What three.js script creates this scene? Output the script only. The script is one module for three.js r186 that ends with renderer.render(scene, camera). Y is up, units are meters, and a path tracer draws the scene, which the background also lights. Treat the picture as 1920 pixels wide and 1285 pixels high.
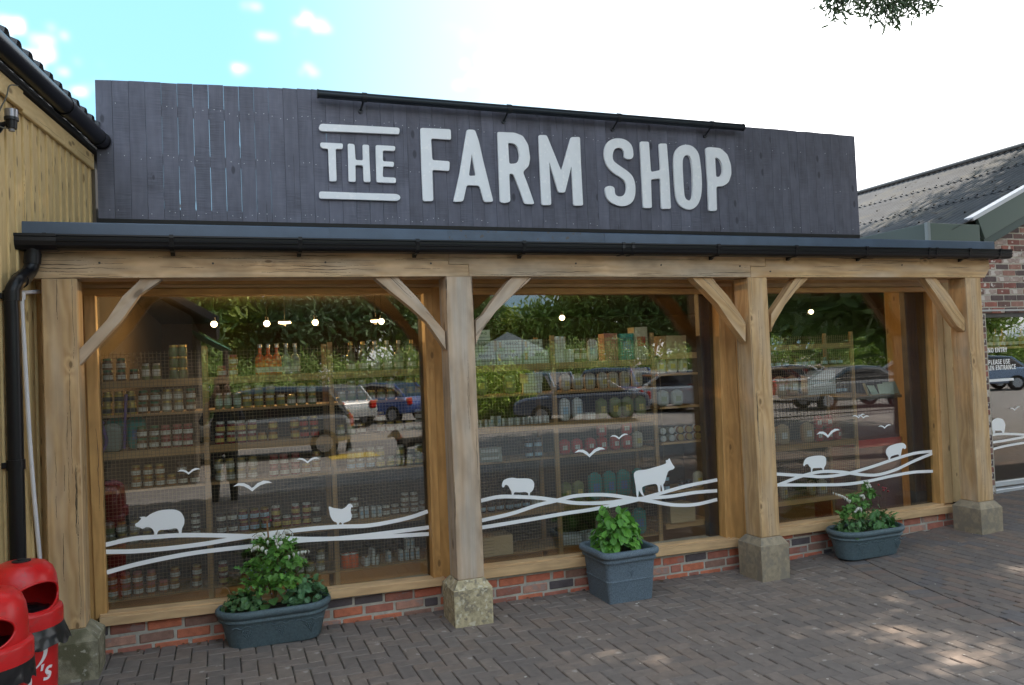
import * as THREE from 'three';
import { mergeGeometries } from 'three/addons/utils/BufferGeometryUtils.js';
import { MarchingCubes } from 'three/addons/objects/MarchingCubes.js';
import { FontLoader } from 'three/addons/loaders/FontLoader.js';
import { TextGeometry } from 'three/addons/geometries/TextGeometry.js';

// ------------------------------------------------------------------ camera, sky, sun, exposure
const V3 = THREE.Vector3;
const scene = new THREE.Scene();
const camera = new THREE.PerspectiveCamera(47.98, 1920 / 1285, 0.05, 900);
camera.position.set(0.7362, 1.8455, 5.4127);
camera.rotation.order = 'YXZ';
camera.rotation.set(0.02838, -0.36265, -0.04207);
camera.updateMatrixWorld();
const renderer = new THREE.WebGLRenderer({ antialias: true });
renderer.setSize(1024, 685);
renderer.toneMapping = THREE.LinearToneMapping;
renderer.toneMappingExposure = 3.1;
renderer.shadowMap.enabled = true;

const SUN = new V3(0.58, 0.79, -0.19).normalize();
const sun = new THREE.DirectionalLight(0xfff0dc, 3.7);
sun.position.copy(SUN).multiplyScalar(60);
sun.castShadow = true;
sun.shadow.radius = 1;
Object.assign(sun.shadow.camera, { left: -30, right: 30, top: 30, bottom: -30, near: 1, far: 140 });
scene.add(sun, sun.target);

// ------------------------------------------------------------------ noise and random numbers
function rng(seed) { let a = seed >>> 0; return () => { a = (a + 0x6d2b79f5) | 0; let t = Math.imul(a ^ (a >>> 15), 1 | a); t = (t + Math.imul(t ^ (t >>> 7), 61 | t)) ^ t; return ((t ^ (t >>> 14)) >>> 0) / 4294967296; }; }
const R = rng(20240517);
const rr = (a, b) => a + (b - a) * R();
const lerp = (a, b, t) => a + (b - a) * t;
const clamp = (x, a = 0, b = 1) => Math.min(b, Math.max(a, x));
const sst = (a, b, x) => { const t = clamp((x - a) / (b - a)); return t * t * (3 - 2 * t); };
function hash(x, y, s) { let h = Math.imul(x, 374761393) + Math.imul(y, 668265263) + Math.imul(s, 1274126177); h = Math.imul(h ^ (h >>> 13), 1274126177); return ((h ^ (h >>> 16)) >>> 0) / 4294967296; }
function N(x, y, px = 4096, py = 4096, s = 1) {     // value noise, repeats after px, py cells
  const xi = Math.floor(x), yi = Math.floor(y), fx = x - xi, fy = y - yi, u = fx * fx * (3 - 2 * fx), v = fy * fy * (3 - 2 * fy);
  const m = (a, p) => ((a % p) + p) % p, x0 = m(xi, px), x1 = m(xi + 1, px), y0 = m(yi, py), y1 = m(yi + 1, py);
  return lerp(lerp(hash(x0, y0, s), hash(x1, y0, s), u), lerp(hash(x0, y1, s), hash(x1, y1, s), u), v);
}
function fbm(x, y, px, py, s = 1, o = 4) { let a = 0, w = 0.5, t = 0; for (let i = 0; i < o; i++) { a += w * N(x, y, px, py, s + i); t += w; x *= 2; y *= 2; px *= 2; py *= 2; w *= 0.5; } return a / t; }

// ------------------------------------------------------------------ sky: air and clouds
{
  const w = 1024, h = 512, d = new Float32Array(w * h * 4), dir = new V3();
  const puffs = [[-13.2, 20.4, 3.6, 1.7], [-9.6, 18.4, 2.4, 0.8], [6.6, 24.1, 1.5, 0.55], [3.6, 22.9, 0.8, 0.22], [2.4, 20.8, 0.8, 0.3], [6.6, 20.9, 0.9, 0.35], [3.1, 24.9, 0.8, 0.26], [21.5, 21.4, 3.4, 1.4]];
  for (let j = 0; j < h; j++) for (let i = 0; i < w; i++) {
    const phi = ((i + 0.5) / w - 0.5) * 2 * Math.PI, th = ((j + 0.5) / h - 0.5) * Math.PI;
    dir.set(Math.cos(th) * Math.cos(phi), Math.sin(th), Math.cos(th) * Math.sin(phi));
    const az = Math.atan2(dir.x, -dir.z) * 180 / Math.PI, el = th * 180 / Math.PI;
    const up = Math.max(dir.y, 0), glow = Math.pow(Math.max(dir.dot(SUN), 0), 10);
    let r = lerp(0.205, 0.105, Math.pow(up, 0.7)), g = lerp(0.36, 0.27, Math.pow(up, 0.8)), b = lerp(0.46, 0.43, up);
    r += 0.5 * glow; g += 0.42 * glow; b += 0.35 * glow;
    const n = fbm(phi * 5 + 20, th * 9 + 20, 4096, 4096, 11, 5), n2 = fbm(phi * 26 + 60, th * 44 + 60, 4096, 4096, 31, 4), n3 = fbm(phi * 70 + 90, th * 130 + 90, 4096, 4096, 51, 4);
    let c = sst(0.42, 0.62, n + 0.12 * (n2 - 0.5));                                             // broken cloud all round
    if (az > -40 && az < 110) {                                                                  // clear towards the north-west, bright cloud towards the sun
      const bank = 0.2 * sst(0, 24, az) + 0.85 * sst(20, 44, az + 14 * (n2 - 0.5) + 10 * (n - 0.5));
      c = lerp(c, Math.min(1, bank), sst(-40, -25, az) * (1 - sst(85, 110, az)) * (1 - sst(45, 65, el)));
    }
    for (const [a, e, ra, re] of puffs) { const q = Math.hypot((az - a) / ra, (el - e) / re); c = Math.max(c, (re > 1 ? 0.95 : 0.62) * sst(1.1, -0.1, q + 3.2 * (n3 - 0.45) + 0.8 * (n2 - 0.5))); }
    const bright = 1.0 + 0.6 * glow;
    r = lerp(r, bright, c); g = lerp(g, bright, c); b = lerp(b, bright * 1.02, c);
    if (el < 0) { r = 0.3; g = 0.3; b = 0.3; }
    const o = (j * w + i) * 4; d[o] = r; d[o + 1] = g; d[o + 2] = b; d[o + 3] = 1;
  }
  const sky = new THREE.DataTexture(d, w, h, THREE.RGBAFormat, THREE.FloatType);
  sky.mapping = THREE.EquirectangularReflectionMapping; sky.magFilter = sky.minFilter = THREE.LinearFilter; sky.needsUpdate = true;
  scene.background = sky; scene.environment = sky; scene.environmentIntensity = 1; scene.backgroundIntensity = 1;
}

// ------------------------------------------------------------------ placing: where the sight line of a photo pixel meets a plane of the place
function sight(px, py) { return new V3((px - 960) / 1443.68, (642.5 - py) / 1443.68, -1).transformDirection(camera.matrixWorld); }
function on(px, py, z) { const r = sight(px, py), t = (z - camera.position.z) / r.z; return camera.position.clone().addScaledVector(r, t); }
function onPlane(px, py, n, p) { const r = sight(px, py), t = (n.dot(p) - n.dot(camera.position)) / n.dot(r); return camera.position.clone().addScaledVector(r, t); }
function piecewise(pts) { return (x) => { if (x <= pts[0][0]) return pts[0][1]; for (let i = 1; i < pts.length; i++) if (x <= pts[i][0]) { const [a, b] = [pts[i - 1], pts[i]]; return lerp(a[1], b[1], (x - a[0]) / (b[0] - a[0])); } return pts[pts.length - 1][1]; }; }
function smoothCurve(pts) { const c = new THREE.CatmullRomCurve3(pts.map(([x, y]) => new V3(x, y, 0)), false, 'centripetal').getPoints(120).map((p) => [p.x, p.y]); return piecewise(c); }
const dip = smoothCurve([[-2, 0.05], [0, 0.035], [2.2, -0.02], [3.5, -0.042], [5, -0.066], [6, -0.052], [7.6, 0.03], [9, 0.06], [12, 0.08], [16, 0.08]]);
const gy = (x, z) => lerp(dip(x), 0.03, sst(0.3, 2.8, z));      // the worn paving dips a little in front of the shop

// ------------------------------------------------------------------ scene helpers
const used = new Map();
function numbered(name) { const n = used.get(name) ?? 0; used.set(name, n + 1); return n ? name + '_' + String(n).padStart(3, '0') : name; }
function tag(o, label, category, group, kind) { if (label) o.userData.label = label; if (category) o.userData.category = category; if (group) o.userData.group = group; if (kind) o.userData.kind = kind; return o; }
function thing(name, label, category, group, at) { const o = new THREE.Group(); o.name = numbered(name); scene.add(o); if (at) o.position.copy(at); return tag(o, label, category, group); }
function mesh(name, geo, mat, parent, label) { const m = new THREE.Mesh(geo, mat); m.name = parent === scene ? numbered(name) : name; m.castShadow = m.receiveShadow = true; if (label) m.userData.label = label; parent.add(m); return m; }
function part(name, parent, label) { const g = new THREE.Group(); g.name = name; parent.add(g); if (label) g.userData.label = label; return g; }
function copy(src, label, group) { const c = src.clone(); c.name = numbered(src.name.replace(/_\d{3}$/, '')); scene.add(c); c.userData = { ...src.userData }; if (label) c.userData.label = label; if (group) c.userData.group = group; return c; }

// ------------------------------------------------------------------ geometry helpers
function cbox(sx, sy, sz, b = 0.003) {      // a box with chamfered edges, centred
  const H = [sx / 2, sy / 2, sz / 2]; b = Math.min(b, ...H.map((h) => h * 0.9));
  const P = (s, a) => [0, 1, 2].map((k) => s[k] * (k === a ? H[k] : H[k] - b)), pos = [], nor = [];
  const tri = (a, c, e) => {
    const u = new V3(...c).sub(new V3(...a)), v = new V3(...e).sub(new V3(...a)), n = u.cross(v).normalize();
    if (n.x * (a[0] + c[0] + e[0]) + n.y * (a[1] + c[1] + e[1]) + n.z * (a[2] + c[2] + e[2]) < 0) { [c, e] = [e, c]; n.negate(); }
    pos.push(...a, ...c, ...e); for (let i = 0; i < 3; i++) nor.push(n.x, n.y, n.z);
  };
  const quad = (a, c, e, f) => { tri(a, c, e); tri(a, e, f); };
  const S = (a, sa, c, sc, e, se) => { const s = [0, 0, 0]; s[a] = sa; s[c] = sc; s[e] = se; return s; };
  for (let a = 0; a < 3; a++) { const c = (a + 1) % 3, e = (a + 2) % 3; for (const s of [-1, 1]) quad(P(S(a, s, c, -1, e, -1), a), P(S(a, s, c, 1, e, -1), a), P(S(a, s, c, 1, e, 1), a), P(S(a, s, c, -1, e, 1), a)); }
  for (const [a, c, e] of [[0, 1, 2], [1, 2, 0], [2, 0, 1]]) for (const sa of [-1, 1]) for (const sc of [-1, 1]) quad(P(S(a, sa, c, sc, e, -1), a), P(S(a, sa, c, sc, e, 1), a), P(S(a, sa, c, sc, e, 1), c), P(S(a, sa, c, sc, e, -1), c));
  for (const x of [-1, 1]) for (const y of [-1, 1]) for (const z of [-1, 1]) tri(P([x, y, z], 0), P([x, y, z], 1), P([x, y, z], 2));
  const g = new THREE.BufferGeometry();
  g.setAttribute('position', new THREE.Float32BufferAttribute(pos, 3)); g.setAttribute('normal', new THREE.Float32BufferAttribute(nor, 3));
  g.setAttribute('uv', new THREE.Float32BufferAttribute(new Float32Array(pos.length / 3 * 2), 2));
  return g;
}
function uvBox(g, grain = 1, su = 0.4, sv = 1.6, ou = R(), ov = R()) {      // uv in tiles of su x sv metres, v along the grain axis
  if (g.index) g = g.toNonIndexed();
  if (!g.attributes.normal) g.computeVertexNormals();
  const p = g.attributes.position, n = g.attributes.normal, uv = new Float32Array(p.count * 2), c = [0, 0, 0], q = [0, 0, 0];
  for (let i = 0; i < p.count; i++) {
    const f = i - (i % 3);
    q[0] = q[1] = q[2] = 0; for (let k = 0; k < 3; k++) { q[0] += Math.abs(n.getX(f + k)); q[1] += Math.abs(n.getY(f + k)); q[2] += Math.abs(n.getZ(f + k)); }
    const a = q[0] >= q[1] && q[0] >= q[2] ? 0 : q[1] >= q[2] ? 1 : 2;
    c[0] = p.getX(i); c[1] = p.getY(i); c[2] = p.getZ(i);
    let U, W;
    if (a === grain) { U = c[(a + 1) % 3]; W = c[(a + 2) % 3]; } else { W = c[grain]; U = c[3 - a - grain]; }
    uv[i * 2] = U / su + ou + a * 0.37; uv[i * 2 + 1] = W / sv + ov;
  }
  g.setAttribute('uv', new THREE.BufferAttribute(uv, 2));
  return g;
}
const timber = (sx, sy, sz, grain, b = 0.004) => uvBox(cbox(sx, sy, sz, b), grain);
function boxAt(x0, x1, y0, y1, z0, z1, grain = 1, b = 0.004, su = 0.4, sv = 1.6) { return uvBox(cbox(x1 - x0, y1 - y0, z1 - z0, b), grain, su, sv).translate((x0 + x1) / 2, (y0 + y1) / 2, (z0 + z1) / 2); }
function bar(p, q, w, d, grainLong = true, b = 0.003) {      // a bar from p to q; w across in the x-y plane, d along z
  const L = p.distanceTo(q), g = timber(w, L, d, 1, b), m = new THREE.Matrix4(), y = q.clone().sub(p).normalize(), z = new V3(0, 0, 1);
  if (Math.abs(y.z) > 0.9) z.set(0, 1, 0);
  const x = y.clone().cross(z).normalize(); z.copy(x).cross(y);
  m.makeBasis(x, y, z).setPosition(p.clone().add(q).multiplyScalar(0.5));
  return g.applyMatrix4(m);
}
function rod(p, q, r, seg = 8, r2 = r) { const g = new THREE.CylinderGeometry(r2, r, p.distanceTo(q), seg); g.applyQuaternion(new THREE.Quaternion().setFromUnitVectors(new V3(0, 1, 0), q.clone().sub(p).normalize())); const m = p.clone().add(q).multiplyScalar(0.5); return g.translate(m.x, m.y, m.z); }
function tube(pts, r, seg = 24, rad = 8) { return new THREE.TubeGeometry(new THREE.CatmullRomCurve3(pts, false, 'centripetal'), seg, r, rad, false); }
function polyShape(pts, holes = []) { const s = new THREE.Shape(pts.map(([x, y]) => new THREE.Vector2(x, y))); for (const h of holes) s.holes.push(new THREE.Path(h.map(([x, y]) => new THREE.Vector2(x, y)))); return s; }
function chaikin(pts, k = 0.25, n = 2, closed = true) {
  for (let t = 0; t < n; t++) {
    const o = [], m = pts.length;
    if (!closed) o.push(pts[0]);
    for (let i = 0; i < (closed ? m : m - 1); i++) { const a = pts[i], b = pts[(i + 1) % m]; o.push([lerp(a[0], b[0], k), lerp(a[1], b[1], k)], [lerp(b[0], a[0], k), lerp(b[1], a[1], k)]); }
    if (!closed) o.push(pts[m - 1]);
    pts = o;
  }
  return pts;
}
function roundCorners(pts, r) {      // cuts each corner at most r back and softens it
  const o = [], m = pts.length;
  for (let i = 0; i < m; i++) {
    const p = pts[i], a = pts[(i + m - 1) % m], b = pts[(i + 1) % m], la = Math.hypot(a[0] - p[0], a[1] - p[1]), lb = Math.hypot(b[0] - p[0], b[1] - p[1]), ra = Math.min(r, la * 0.4), rb = Math.min(r, lb * 0.4);
    const A = [p[0] + (a[0] - p[0]) / la * ra, p[1] + (a[1] - p[1]) / la * ra], B = [p[0] + (b[0] - p[0]) / lb * rb, p[1] + (b[1] - p[1]) / lb * rb];
    o.push(A, [0.25 * A[0] + 0.5 * p[0] + 0.25 * B[0], 0.25 * A[1] + 0.5 * p[1] + 0.25 * B[1]], B);
  }
  return o;
}
function extrude(shape, depth, bevel = 0, extra = {}) { return new THREE.ExtrudeGeometry(shape, { depth, bevelEnabled: bevel > 0, bevelThickness: bevel, bevelSize: bevel, bevelOffset: -bevel, bevelSegments: 2, curveSegments: 8, ...extra }); }
function plain(g) { if (g.index) g = g.toNonIndexed(); for (const k of Object.keys(g.attributes)) if (!['position', 'normal', 'uv'].includes(k)) g.deleteAttribute(k); return g; }
function merge(list) { return mergeGeometries(list.map(plain), false); }
function colored(g, c) { g = plain(g); const n = g.attributes.position.count, a = new Float32Array(n * 3); for (let i = 0; i < n; i++) a.set(c, i * 3); g.setAttribute('color', new THREE.BufferAttribute(a, 3)); return g; }
function mergeC(list) { return mergeGeometries(list, false); }

// ------------------------------------------------------------------ procedural textures and materials
function dataTex(w, h, fn, srgb) {
  const d = new Uint8Array(w * h * 4);
  for (let y = 0; y < h; y++) for (let x = 0; x < w; x++) { const c = fn(x / w, y / h), o = (y * w + x) * 4; for (let k = 0; k < 3; k++) { let v = Array.isArray(c) ? c[k] : c; v = clamp(v); if (srgb) v = v <= 0.0031308 ? v * 12.92 : 1.055 * Math.pow(v, 1 / 2.4) - 0.055; d[o + k] = Math.round(v * 255); } d[o + 3] = 255; }
  const t = new THREE.DataTexture(d, w, h); t.wrapS = t.wrapT = THREE.RepeatWrapping; t.magFilter = THREE.LinearFilter; t.minFilter = THREE.LinearMipmapLinearFilter; t.generateMipmaps = true; if (srgb) t.colorSpace = THREE.SRGBColorSpace; t.needsUpdate = true; return t;
}
const mix3 = (a, b, t) => [lerp(a[0], b[0], t), lerp(a[1], b[1], t), lerp(a[2], b[2], t)];
function wood({ seed = 1, light, dark, grey = null, knots = 3, cracks = 8, crack = [0.05, 0.035, 0.02], streak = 0.5, saw = 0, w = 256, h = 1024, rough = 0.75, bump = 0.002, stain = 0.3, thin = 1 }) {
  const q = rng(seed * 7919), K = [], C = [];
  for (let i = 0; i < knots; i++) K.push([q(), q(), 0.008 + 0.012 * q()]);
  for (let i = 0; i < cracks; i++) C.push([q(), q(), 0.1 + 0.35 * q(), thin * (0.0016 + 0.0045 * q() * q()), Math.floor(q() * 1000)]);
  const wrap = (d) => d - Math.round(d);
  const field = (u, v) => {
    let bend = 1.1 * fbm(u * 3, v * 4, 3, 4, seed), knot = 0;
    for (const [ku, kv, r] of K) { const du = wrap(u - ku) * 0.4, dv = wrap(v - kv) * 1.6, d = Math.hypot(du, dv * 0.45) / r; bend += 0.9 * Math.exp(-d * d * 0.12) * Math.sign(du || 1); if (d < 1.3) knot = Math.max(knot, sst(1.3, 0.6, d)); }
    const ring = 0.5 + 0.5 * Math.sin(6.283 * (u * 7 + bend * 2.2)), fib = fbm(u * 90 + bend * 2, v * 6, 90, 6, seed + 3, 3), broad = fbm(u * 6, v * 3, 6, 3, seed + 9, 3);
    let cr = 0;
    for (const [cu, cv, len, wd, s] of C) { const dv = wrap(v - cv); if (Math.abs(dv) > len / 2) continue; const c = cu + 0.03 * (N(v * 14, 3.5, 14, 8, s) - 0.5) + 0.012 * (N(v * 60, 7.5, 60, 8, s) - 0.5), t = 1 - Math.abs(dv) / (len / 2), e = wd * Math.sqrt(t) / 0.4 * (0.5 + N(v * 40, 1.5, 40, 8, s)); const d = Math.abs(wrap(u - c)); if (d < e) cr = Math.max(cr, sst(e, e * 0.35, d)); }
    const sw = saw ? N(u * 5, v * 420, 5, 420, seed + 17) * N(u * 3, v * 9, 3, 9, seed + 18) : 0;
    return { ring, fib, broad, knot, cr, sw };
  };
  const F = new Map(), get = (u, v) => { const k = Math.round(v * h) * w + Math.round(u * w); let f = F.get(k); if (!f) F.set(k, f = field(u, v)); return f; };
  const map = dataTex(w, h, (u, v) => {
    const f = get(u, v); let c = mix3(light, dark, clamp(streak * (0.55 * f.ring + 0.9 * (f.fib - 0.3))));
    if (grey) c = mix3(c, grey, clamp((f.broad - 0.35) * 2.2));
    const k = 1 + stain * (fbm(u * 4, v * 9, 4, 9, seed + 40, 4) - 0.5) + 0.25 * (f.fib - 0.5) - 0.35 * saw * f.sw;
    c = c.map((x) => x * k); c = mix3(c, dark.map((x) => x * 0.4), 0.8 * f.knot); return mix3(c, crack, f.cr);
  }, true);
  const bm = dataTex(w, h, (u, v) => { const f = get(u, v); return clamp(0.75 + 0.2 * (f.fib - 0.5) - 0.1 * f.ring - 0.75 * f.cr - 0.15 * f.knot - 0.25 * saw * f.sw); });
  F.clear();
  return new THREE.MeshStandardMaterial({ map, bumpMap: bm, bumpScale: bump, roughness: rough });
}
const std = (r, g, b, rough = 0.7, o = {}) => new THREE.MeshStandardMaterial({ color: new THREE.Color().setRGB(r, g, b), roughness: rough, ...o });
function speckle(base, amp, scale, seed, { rough = 0.85, bump = 0.0015, size = 256, patches = [], fine = 0.5 } = {}) {      // mottled stone, concrete, grit
  const f = (u, v) => fbm(u * scale, v * scale, scale, scale, seed, 5), hi = (u, v) => hash(Math.floor(u * size), Math.floor(v * size), seed);
  const map = dataTex(size, size, (u, v) => { let c = base.map((x) => x * (1 + amp * (f(u, v) - 0.5) * 2 + amp * fine * (hi(u, v) - 0.5))); for (const [pc, ps, th, soft] of patches) c = mix3(c, pc, sst(th, th + soft, fbm(u * ps, v * ps, ps, ps, seed + 77 + ps, 5))); return c; }, true);
  const relief = size === 128 ? (sharedRelief ??= dataTex(size, size, (u, v) => 0.6 * f(u, v) + 0.4 * hi(u, v))) : dataTex(size, size, (u, v) => 0.6 * f(u, v) + 0.4 * hi(u, v));
  return new THREE.MeshStandardMaterial({ map, bumpMap: relief, bumpScale: bump, roughness: rough });
}
let sharedRelief = null;
const M = {
  oakGrey: wood({ seed: 3, light: [0.50, 0.375, 0.265], dark: [0.33, 0.22, 0.14], grey: [0.45, 0.38, 0.315], cracks: 16, knots: 2, streak: 0.65, thin: 0.9, stain: 0.5 }),
  oakWarm: wood({ seed: 5, light: [0.58, 0.385, 0.195], dark: [0.36, 0.20, 0.085], grey: [0.50, 0.365, 0.24], cracks: 18, knots: 2, streak: 0.85, thin: 0.8, stain: 0.45 }),
  oakBeam: wood({ seed: 8, light: [0.56, 0.395, 0.235], dark: [0.35, 0.215, 0.11], grey: [0.47, 0.365, 0.26], cracks: 20, knots: 4, streak: 0.75, stain: 0.8, thin: 0.75 }),
  oakFrame: wood({ seed: 11, light: [0.60, 0.335, 0.115], dark: [0.38, 0.19, 0.06], cracks: 2, knots: 1, streak: 0.7, rough: 0.6, stain: 0.5 }),
  oakSill: wood({ seed: 14, light: [0.60, 0.395, 0.21], dark: [0.40, 0.24, 0.12], cracks: 3, knots: 1, streak: 0.55, thin: 0.6, stain: 0.5 }),
  pine: wood({ seed: 17, light: [0.64, 0.475, 0.235], dark: [0.47, 0.30, 0.12], cracks: 3, knots: 12, streak: 0.5, crack: [0.12, 0.07, 0.03] }),
  pineRight: wood({ seed: 19, light: [0.58, 0.41, 0.21], dark: [0.43, 0.27, 0.12], cracks: 2, knots: 10, streak: 0.45, crack: [0.2, 0.08, 0.03] }),
  sign: wood({ seed: 23, light: [0.140, 0.142, 0.185], dark: [0.100, 0.100, 0.136], cracks: 1, knots: 2, streak: 0.5, saw: 1.2, crack: [0.04, 0.04, 0.05], rough: 0.72, bump: 0.003, stain: 0.45 }),
  signDark: wood({ seed: 24, light: [0.118, 0.118, 0.154], dark: [0.084, 0.083, 0.112], cracks: 1, knots: 2, streak: 0.5, saw: 0.8, crack: [0.03, 0.03, 0.04], rough: 0.7, bump: 0.002, stain: 0.6 }),
  shelf: wood({ seed: 29, light: [0.44, 0.26, 0.11], dark: [0.31, 0.165, 0.065], cracks: 0, knots: 3, streak: 0.5, w: 128, h: 512 }),
  fence: wood({ seed: 31, light: [0.11, 0.085, 0.06], dark: [0.06, 0.045, 0.03], cracks: 4, knots: 4, streak: 0.5, w: 128, h: 512 }),
  letter: speckle([0.80, 0.81, 0.84], 0.05, 6, 41, { rough: 0.55, bump: 0.0006, patches: [[[0.86, 0.865, 0.88], 14, 0.66, 0.06]] }),
  blackPlastic: new THREE.MeshPhysicalMaterial({ color: new THREE.Color().setRGB(0.007, 0.007, 0.009), roughness: 0.34, specularIntensity: 0.55 }),
  blackMetal: std(0.02, 0.022, 0.026, 0.42, { metalness: 0.3 }),
  lightBar: std(0.018, 0.024, 0.032, 0.35, { metalness: 0.4 }),
  flash: speckle([0.055, 0.082, 0.128], 0.2, 6, 43, { rough: 0.42, bump: 0.0006 }),
  flashStained: speckle([0.058, 0.082, 0.122], 0.25, 8, 44, { rough: 0.5, bump: 0.001, patches: [[[0.075, 0.065, 0.06], 22, 0.66, 0.06]] }),
  mortar: speckle([0.42, 0.385, 0.33], 0.25, 16, 45, { bump: 0.004 }),
  decal: std(0.86, 0.865, 0.88, 0.5),
  white: std(0.72, 0.70, 0.74, 0.4),
  glass: new THREE.MeshPhysicalMaterial({ color: new THREE.Color().setRGB(0.9, 0.915, 0.9), roughness: 0, transmission: 1, thickness: 0, ior: 1.8 }),
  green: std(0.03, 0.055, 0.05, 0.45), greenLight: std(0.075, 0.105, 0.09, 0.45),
  zinc: std(0.55, 0.57, 0.6, 0.4, { metalness: 0.5 }),
  wire: std(0.17, 0.125, 0.07, 0.6), nail: std(0.7, 0.72, 0.75, 0.4, { metalness: 0.3 }),
  soil: speckle([0.03, 0.022, 0.016], 0.6, 24, 46, { bump: 0.01 }),
  red: speckle([0.60, 0.012, 0.014], 0.12, 8, 47, { bump: 0.0004, rough: 0.34, patches: [[[0.50, 0.03, 0.03], 14, 0.66, 0.05]] }),
  bag: std(0.012, 0.012, 0.014, 0.3), dark: std(0.015, 0.014, 0.013, 0.8),
};
const brickMats = [[0.50, 0.155, 0.085], [0.47, 0.14, 0.085], [0.38, 0.14, 0.10], [0.32, 0.125, 0.09], [0.10, 0.08, 0.085], [0.44, 0.23, 0.17], [0.27, 0.15, 0.115]].map((c, i) => speckle(c, 0.28, 14, 60 + i, { size: 128, bump: 0.003, patches: i % 2 ? [[c.map((x) => x * 0.5 + 0.12), 8, 0.62, 0.1]] : [] }));
const oldBrick = [[0.22, 0.085, 0.07], [0.29, 0.11, 0.085], [0.15, 0.085, 0.075], [0.30, 0.16, 0.13], [0.36, 0.28, 0.25], [0.10, 0.07, 0.07]].map((c, i) => speckle(c, 0.3, 14, 80 + i, { size: 128, bump: 0.003, patches: [[[0.55, 0.5, 0.47], 7, i === 4 ? 0.5 : 0.68, 0.06]] }));
const paverMats = [[0.196, 0.158, 0.138], [0.178, 0.146, 0.130], [0.214, 0.172, 0.148], [0.166, 0.138, 0.125], [0.20, 0.157, 0.133], [0.186, 0.155, 0.139]].map((c, i) => speckle(c, 0.22, 12, 100 + i, { size: 128, bump: 0.0012, rough: 0.82, patches: i === 2 ? [[[0.36, 0.32, 0.29], 9, 0.66, 0.06]] : [] }));
const stockMats = [[0.162, 0.134, 0.12], [0.178, 0.132, 0.114], [0.135, 0.122, 0.124], [0.152, 0.126, 0.115], [0.186, 0.14, 0.116], [0.142, 0.122, 0.115]].map((c, i) => speckle(c, 0.22, 12, 120 + i, { size: 128, bump: 0.0012, rough: 0.82 }));
const pick = (a) => a[Math.floor(R() * a.length)];

// ================================================================== THE SETTING
// asphalt of the car park, one sheet to the horizon
const asphaltMat = speckle([0.22, 0.205, 0.20], 0.25, 20, 140, { bump: 0.004, rough: 0.9 });
{
  const g = new THREE.PlaneGeometry(1600, 1600).rotateX(-Math.PI / 2), uv = g.attributes.uv; for (let i = 0; i < uv.count; i++) uv.setXY(i, uv.getX(i) * 400, uv.getY(i) * 400);
  const m = mesh('car_park_ground', g, asphaltMat, scene, 'grey asphalt of the car park in front of the shop'); m.position.y = -0.13; m.userData.kind = 'structure';
}
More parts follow.
